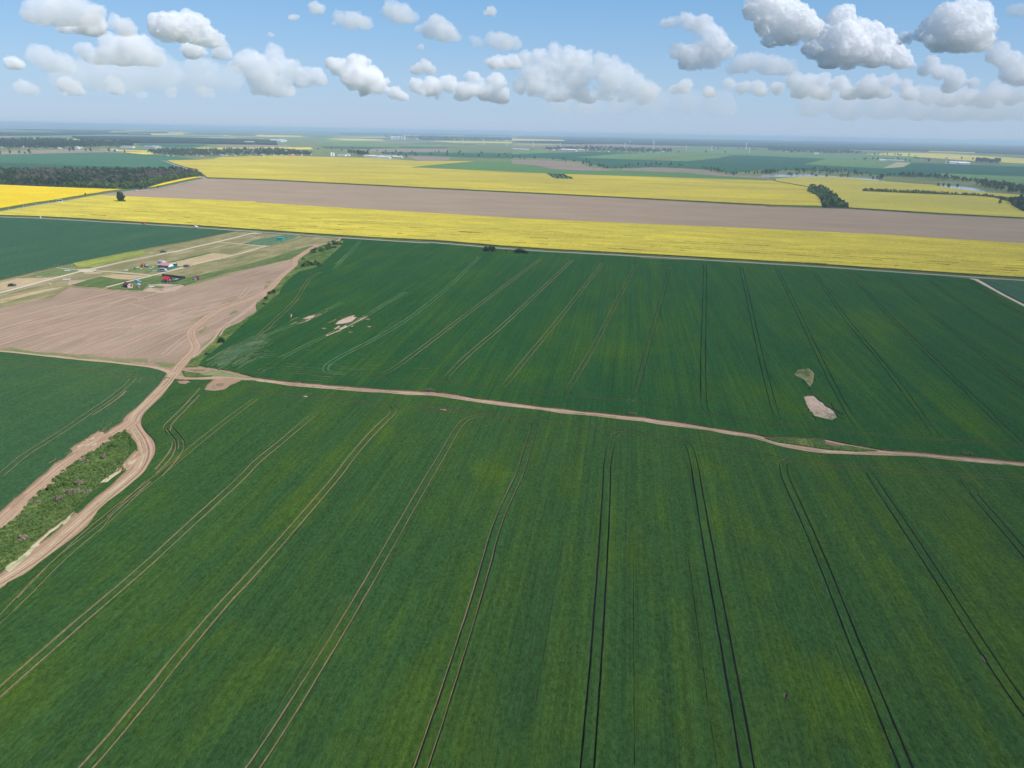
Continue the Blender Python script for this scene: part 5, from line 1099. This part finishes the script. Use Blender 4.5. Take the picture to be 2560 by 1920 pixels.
def pylon(p, h, label):
    e = empty('pylon', gpt(p, 0), A_Y + .4, label=label, cat='pylon', group='pylons crossing the far plain'); m = MB(); b = h * .09; t = h * .018
    for sx in (-1, 1):
        for sy in (-1, 1): m.tube((sx * b, sy * b, 0), (sx * t, sy * t, h), h * .008, h * .006, 4)
    for i in range(7):
        z0 = h * i / 7; z1 = h * (i + 1) / 7; w0 = b + (t - b) * i / 7; w1 = b + (t - b) * (i + 1) / 7
        for s_ in (-1, 1): m.tube((-w0, s_ * w0, z0), (w1, s_ * w1, z1), h * .005, h * .005, 4); m.tube((w0, s_ * w0, z0), (-w1, s_ * w1, z1), h * .005, h * .005, 4)
    m.build('mast', M_WHITE, e)
    for k, z in enumerate((.74, .86, .96)): m = MB(); L = h * (.17, .22, .12)[k]; m.prism([(-L, h * z), (0, h * z - h * .012), (L, h * z), (0, h * z + h * .03)], 'y', -h * .01, h * .01); m.build('crossarm', M_WHITE, e)
for i, (p, h) in enumerate((('C 185,268', 34), ('C 417,279', 34), ('C 975,278', 34), ('C 1222,284', 38), ('C 1505,296', 32), ('C 1725,303', 32), ('C 2050,320', 30), ('B 1790,242', 45), ('B 1967,250', 45), ('B 2168,262', 42), ('C 2022,288', 45), ('B 1090,178', 60))):
    pylon(p, h, PLB[i] + ' pale lattice pylon in the row over the far plain')

# ------------------------------------------------------------------ clouds
def cloud_mat(name, dens, soft=0.5, anis=-0.3):
    m = bpy.data.materials.new(name); m.use_nodes = True
    n = m.node_tree.nodes; n.clear()
    v = n.new('ShaderNodeVolumePrincipled'); o = n.new('ShaderNodeOutputMaterial')
    v.inputs['Color'].default_value = (1, 1, 1, 1)
    v.inputs['Density'].default_value = dens
    v.inputs['Anisotropy'].default_value = anis
    m.node_tree.links.new(v.outputs[0], o.inputs['Volume'])
    d = n.new('ShaderNodeBsdfDiffuse'); d.inputs['Color'].default_value = (0.985, 0.985, 0.99, 1)
    t = n.new('ShaderNodeBsdfTransparent'); x = n.new('ShaderNodeMixShader'); x.inputs[0].default_value = soft
    m.node_tree.links.new(d.outputs[0], x.inputs[1]); m.node_tree.links.new(t.outputs[0], x.inputs[2])
    m.node_tree.links.new(x.outputs[0], o.inputs['Surface'])
    return m
CT1 = bpy.data.textures.new('cloud_billow', 'CLOUDS'); CT1.noise_depth = 5; CT1.noise_scale = 1.0
def ico(sub=2):
    bm = bmesh.new(); bmesh.ops.create_icosphere(bm, subdivisions=sub, radius=1.0)
    v = np.array([p.co[:] for p in bm.verts]); f = [tuple(x.index for x in q.verts) for q in bm.faces]; bm.free()
    return v, f
ICO = ico(2)
def make_cloud(dist, puffs, label, dens, seed=0, res=70, soft=0.5, wispy=0.0, deep=1.0):
    """puffs: (px, py, radius px) of the billows; the cloud stands at its real distance and size"""
    rng = random.Random(seed)
    V = []; F = []; c0 = None
    k = dist / FPX; puffs = [(x, y, r * 1.33) for x, y, r in puffs]
    px0 = min(p[0] - p[2] for p in puffs); px1 = max(p[0] + p[2] for p in puffs)
    py0 = min(p[1] - p[2] for p in puffs); py1 = max(p[1] + p[2] for p in puffs)
    size = max(px1 - px0, py1 - py0) * k
    for (px, py, r) in puffs:
        subs = [(px, py, r, 0.0)]
        for i in range(7):
            a = rng.uniform(0, 2 * math.pi); q = rng.uniform(.55, .95) * r
            subs.append((px + math.cos(a) * q * 1.05, py + math.sin(a) * q * .8, r * rng.uniform(.28, .5), rng.uniform(-.7, .7) * r))
        for (x, y, rr, dz) in subs[1:]:
            for i in range(5):
                a = rng.uniform(0, 2 * math.pi); q = rng.uniform(.7, 1.0) * rr
                subs.append((x + math.cos(a) * q, y + math.sin(a) * q * .9, rr * rng.uniform(.3, .5), dz + rng.uniform(-.9, .9) * rr))
        for (x, y, rr, dz) in subs:
            d = ray(x, y); d = d / math.hypot(d.x, d.y)
            p = Vector((0, 0, CAM_H)) + d * (dist + (dz + rng.uniform(-.3, .3) * r) * k * deep)
            n0 = len(V) * 0 + sum(len(a) for a in V)
            V.append(ICO[0] * np.array([rr * k, rr * k * deep, rr * k * .86]) + np.array(p))
            F += [tuple(i + n0 for i in f) for f in ICO[1]]
    V = np.concatenate(V)
    ctr = V.mean(axis=0); V = V - ctr
    me = bpy.data.meshes.new('cloud'); me.from_pydata(V.tolist(), [], F); me.update()
    ob = bpy.data.objects.new('cloud', me); COL.objects.link(ob); ob.location = ctr
    rm = ob.modifiers.new('r', 'REMESH'); rm.mode = 'VOXEL'; rm.voxel_size = size / res
    dg = bpy.context.evaluated_depsgraph_get()
    me2 = bpy.data.meshes.new_from_object(ob.evaluated_get(dg))
    ob.modifiers.clear(); ob.data = me2
    n = len(me2.vertices); co = np.empty(n * 3); me2.vertices.foreach_get('co', co); co = co.reshape(-1, 3)
    rm_ = max(q[2] for q in puffs); kq = k; k = k * min(1.0, rm_ / 26)
    for L, A in ((44 * k, 13 * k), (20 * k, 10 * k), (9.5 * k, 6.0 * k), (4.8 * k, 2.6 * k)):
        nr = np.empty(n * 3); me2.vertices.foreach_get('normal', nr); nr = nr.reshape(-1, 3)
        off = Vector((seed * 7.1, seed * 3.3, 0))
        h = np.array([noise.voronoi(Vector(p) / L + off, distance_metric='DISTANCE_SQUARED')[0][0] for p in co])
        h = (0.27 - np.minimum(h, 0.5)) * A * (1 + wispy)
        co = co + nr * h[:, None]
        me2.vertices.foreach_set('co', co.ravel()); me2.update()
    dz_ = ray((px0 + px1) / 2, py1 - 3 - .30 * rm_); zb = dist * dz_.z / math.hypot(dz_.x, dz_.y) + CAM_H - ctr[2]
    lo = co[:, 2] < zb; co[lo, 2] = zb + (co[lo, 2] - zb) * .5
    me2.vertices.foreach_set('co', co.ravel()); me2.update()
    rm = ob.modifiers.new('r', 'REMESH'); rm.mode = 'VOXEL'; rm.voxel_size = size / res * .85
    me2 = bpy.data.meshes.new_from_object(ob.evaluated_get(bpy.context.evaluated_depsgraph_get()))
    ob.modifiers.clear(); ob.data = me2
    me2.materials.clear(); me2.materials.append(cloud_mat('cloud_vapour', dens, soft))
    ob['label'] = label; ob['category'] = 'cloud'; ob['group'] = 'cumulus clouds in the sky'
    return ob
def sky_pts(s):
    """'s1 x,y,r ... s2 x,y,r' -> billows in photo pixels"""
    out = []; o = 0
    for t in s.split():
        if t in ('s1', 's2'): o = 0 if t == 's1' else 1280
        else: x, y, r = map(float, t.split(',')); out.append((o + x / 1.728, y / 1.728, r / 1.728))
    return out
CL = (
 ('s1 170,60,42 240,52,46 290,35,38 340,52,42 390,65,33 130,50,22', .045, 'broad flat bottomed cloud in the upper left corner', .85),
 ('s1 400,115,38 340,120,28 280,122,22', .030, 'thinner cloud just under the upper left corner cloud', .95),
 ('s1 540,120,28 500,95,20', .018, 'small ragged cloud right of the corner clouds', 1),
 ('s1 690,110,33 740,115,40 790,130,38 840,128,45 880,155,35 920,175,25 955,188,13', .075, 'bright wedge shaped cloud left of the middle, highest of its kind', .75),
 ('s1 830,222,32 870,235,16 795,215,16', .030, 'small pale cloud right under the bright wedge', .95), ('s1 955,225,26', .02, 'faint puff right under the tip of the bright wedge', 1),
 ('s1 470,185,28 560,205,40 600,215,43 510,235,42 440,245,30 650,240,35 360,215,24 580,250,30', .055, 'long cloud with grey centre below the upper left group', .85),
 ('s1 185,245,32 215,270,32 270,275,32 300,270,16', .04, 'crescent shaped cloud at the left', .9), ('s1 60,278,24', .035, 'small rounded cloud at the left edge', .9),
 ('s1 285,365,26 325,390,26 350,395,14', .022, 'low pinkish puff at the left', 1), ('s1 485,350,18 500,385,23', .022, 'low pinkish puff right of the other one', 1), ('s1 100,380,22 150,392,16', .014, 'very faint low cloud at the left edge', 1),
 ('s1 870,400,18 740,400,18 610,415,14 910,400,14', .012, 'row of faint low puffs at the left of the centre', 1),
 ('s1 1180,235,28 1060,250,26 1050,280,32 1110,290,42 1170,300,42 1240,300,34 1100,330,30 1160,360,40 1210,380,34 1270,295,18', .045, 'tall ragged cumulus left of the centre', .82),
 ('s1 1310,320,22 1370,335,26 1300,355,22', .02, 'faint cloud joining the two cumulus towers', 1),
 ('s1 1440,275,28 1480,290,28 1550,275,30 1530,330,44 1600,335,40 1640,370,30 1580,380,30 1700,400,22 1740,420,18', .032, 'peaked hazy cumulus near the centre', .9),
 ('s1 1835,285,22 1800,305,20 1860,305,18', .028, 'small cloud above the low bank at the centre', .95),
 ('s1 1800,370,30 1870,375,34 1930,365,30 2040,330,26 2020,390,36 2090,400,34 2150,410,34 2140,345,26 2180,430,20', .028, 'low wide bank of cloud at the centre', .92),
 ('s1 1470,80,24 1520,90,32 1570,105,22', .045, 'small oval cloud high above the centre left', .88), ('s1 1690,42,26 1730,60,34 1780,75,16', .045, 'upper one of two neighbouring clouds above the centre', .88),
 ('s1 1880,98,28 1855,130,26 1920,140,32 1965,155,18 1812,130,10', .055, 'brighter lower one of two neighbouring clouds above the centre', .85),
 ('s1 1365,40,20', .02, 'faint puff near the top left of the oval cloud', 1), ('s1 1268,78,14', .03, 'tiny puff left of the oval cloud', 1), ('s1 2120,53,19', .03, 'tiny round puff above the centre', 1), ('s1 1818,205,11', .03, 'tiny puff below the neighbouring clouds', 1), ('s1 1170,152,9', .03, 'tiniest puff at the left of the centre', 1),
 ('s1 2060,185,20 2130,175,27 2180,185,30 s2 10,190,24', .04, 'small bank above the centre bank', .9), ('s1 2140,270,28 2200,270,26 s2 20,270,16', .028, 'hazy puff between the centre banks', .95),
 ('s2 60,260,28 120,258,32 190,225,22 240,265,40 290,262,34 320,310,30 180,320,44 90,320,36 110,370,36 270,350,40 40,370,28 300,405,28 200,405,32 330,430,20', .05, 'big heaped cumulus right of the centre', .8),
 ('s2 390,280,30 440,285,28 480,320,34 430,340,40 530,355,30 500,390,30 580,390,34 400,400,30 610,385,14 560,435,18', .042, 'right shoulder of the big heaped cumulus', .82),
 ('s2 650,102,13 690,98,17 760,88,24 820,108,30 860,138,28 880,180,34 920,215,28 830,230,36 770,250,33 720,220,24 790,285,22 860,260,30', .06, 'leaning cumulus tower left of the great cloud', .78),
 ('s2 1000,275,31 1060,262,29 1110,285,31 1170,290,29 1210,305,18 960,300,20', .045, 'low cloud at the foot of the leaning tower', .85),
 ('s2 1040,60,28 1080,15,42 1130,25,42 1180,55,44 1240,80,46 1280,120,40 1100,110,40 1180,140,44 1110,180,26', .085, 'upper left half of the great white cumulus at the top right', .7),
 ('s2 1430,68,32 1400,100,32 1370,160,46 1440,150,50 1510,140,40 1560,130,31 1590,180,40 1480,210,52 1560,230,48 1640,230,40 1680,270,28 1720,295,15 1380,240,46 1320,215,36 1450,280,22', .085, 'lower right half of the great white cumulus at the top right', .7),
 ('s2 1890,58,31 1860,80,31 1950,58,40 2000,68,38 2030,110,31 1980,140,44 1890,140,42 1810,118,28 1770,150,22 1700,165,18 2020,180,32 1850,185,30 1940,190,34', .08, 'bright rounded cumulus near the right edge', .72),
 ('s2 2100,220,28 2140,258,28 2170,310,34 2200,340,28 2212,270,20 2250,330,36', .06, 'cumulus tail running to the right edge', .8), ('s2 2180,40,20 2225,50,24', .04, 'small cloud in the upper right corner', .9),
 ('s2 1820,270,22 1780,300,20 1860,310,27 1920,340,30 1990,355,20 1890,380,22', .022, 'pale cloud below the rounded cumulus', .97),
 ('s2 1220,350,24 1290,360,25 1350,345,20 1420,362,24 1540,360,24 1640,350,24 1700,370,20 1250,395,22 1340,400,26 1460,400,24 1600,395,24 1720,405,24 1530,385,30', .02, 'low pale bank under the great cumulus', 1), ('s2 200,440,40 330,450,44 470,450,40 620,440,44 760,440,40 900,450,44', .0035, 'faint veil of cloud over the horizon right of the centre', 1), ('s2 1300,450,44 1440,450,50 1600,455,50 1760,450,54 1920,460,56 2080,460,54 2220,455,50', .0045, 'broad pale veil of cloud over the horizon at the right', 1),
 ('s1 300,330,50 420,320,56 560,330,56 700,320,60 860,330,56 980,340,44', .004, 'very thin grey veil behind the low puffs at the left', 1), ('s2 1800,410,26 1880,430,28 1980,420,28 2080,400,30 2160,420,28 2220,400,26 2040,440,24', .010, 'lowest faint bank of cloud at the right edge', 1), ('s2 1060,380,23 1150,382,20 1000,375,20 940,362,18 850,400,20 750,370,22 700,385,17', .02, 'low pale puffs right of the heaped cumulus', 1))
for i, (p, tau, lb, soft) in enumerate(CL):
    pf = sky_pts(p); tau *= 2.1 if tau < .036 else .55
    if tau < .045: pf = [(x, y, r * 1.15) for x, y, r in pf]
    yb = max(q[1] + q[2] * .8 for q in pf); xb = sum(q[0] for q in pf) / len(pf); e_ = 330 + (xb - 1280) * .0186 - yb
    dist = max(8500, min(42000, 1200 * 1949 / e_))
    make_cloud(dist, pf, lb, tau / (dist / FPX), i + 1, res=int(70 + 120 * min(1, len(pf) / 12)), soft=min(1.0, soft + .16))
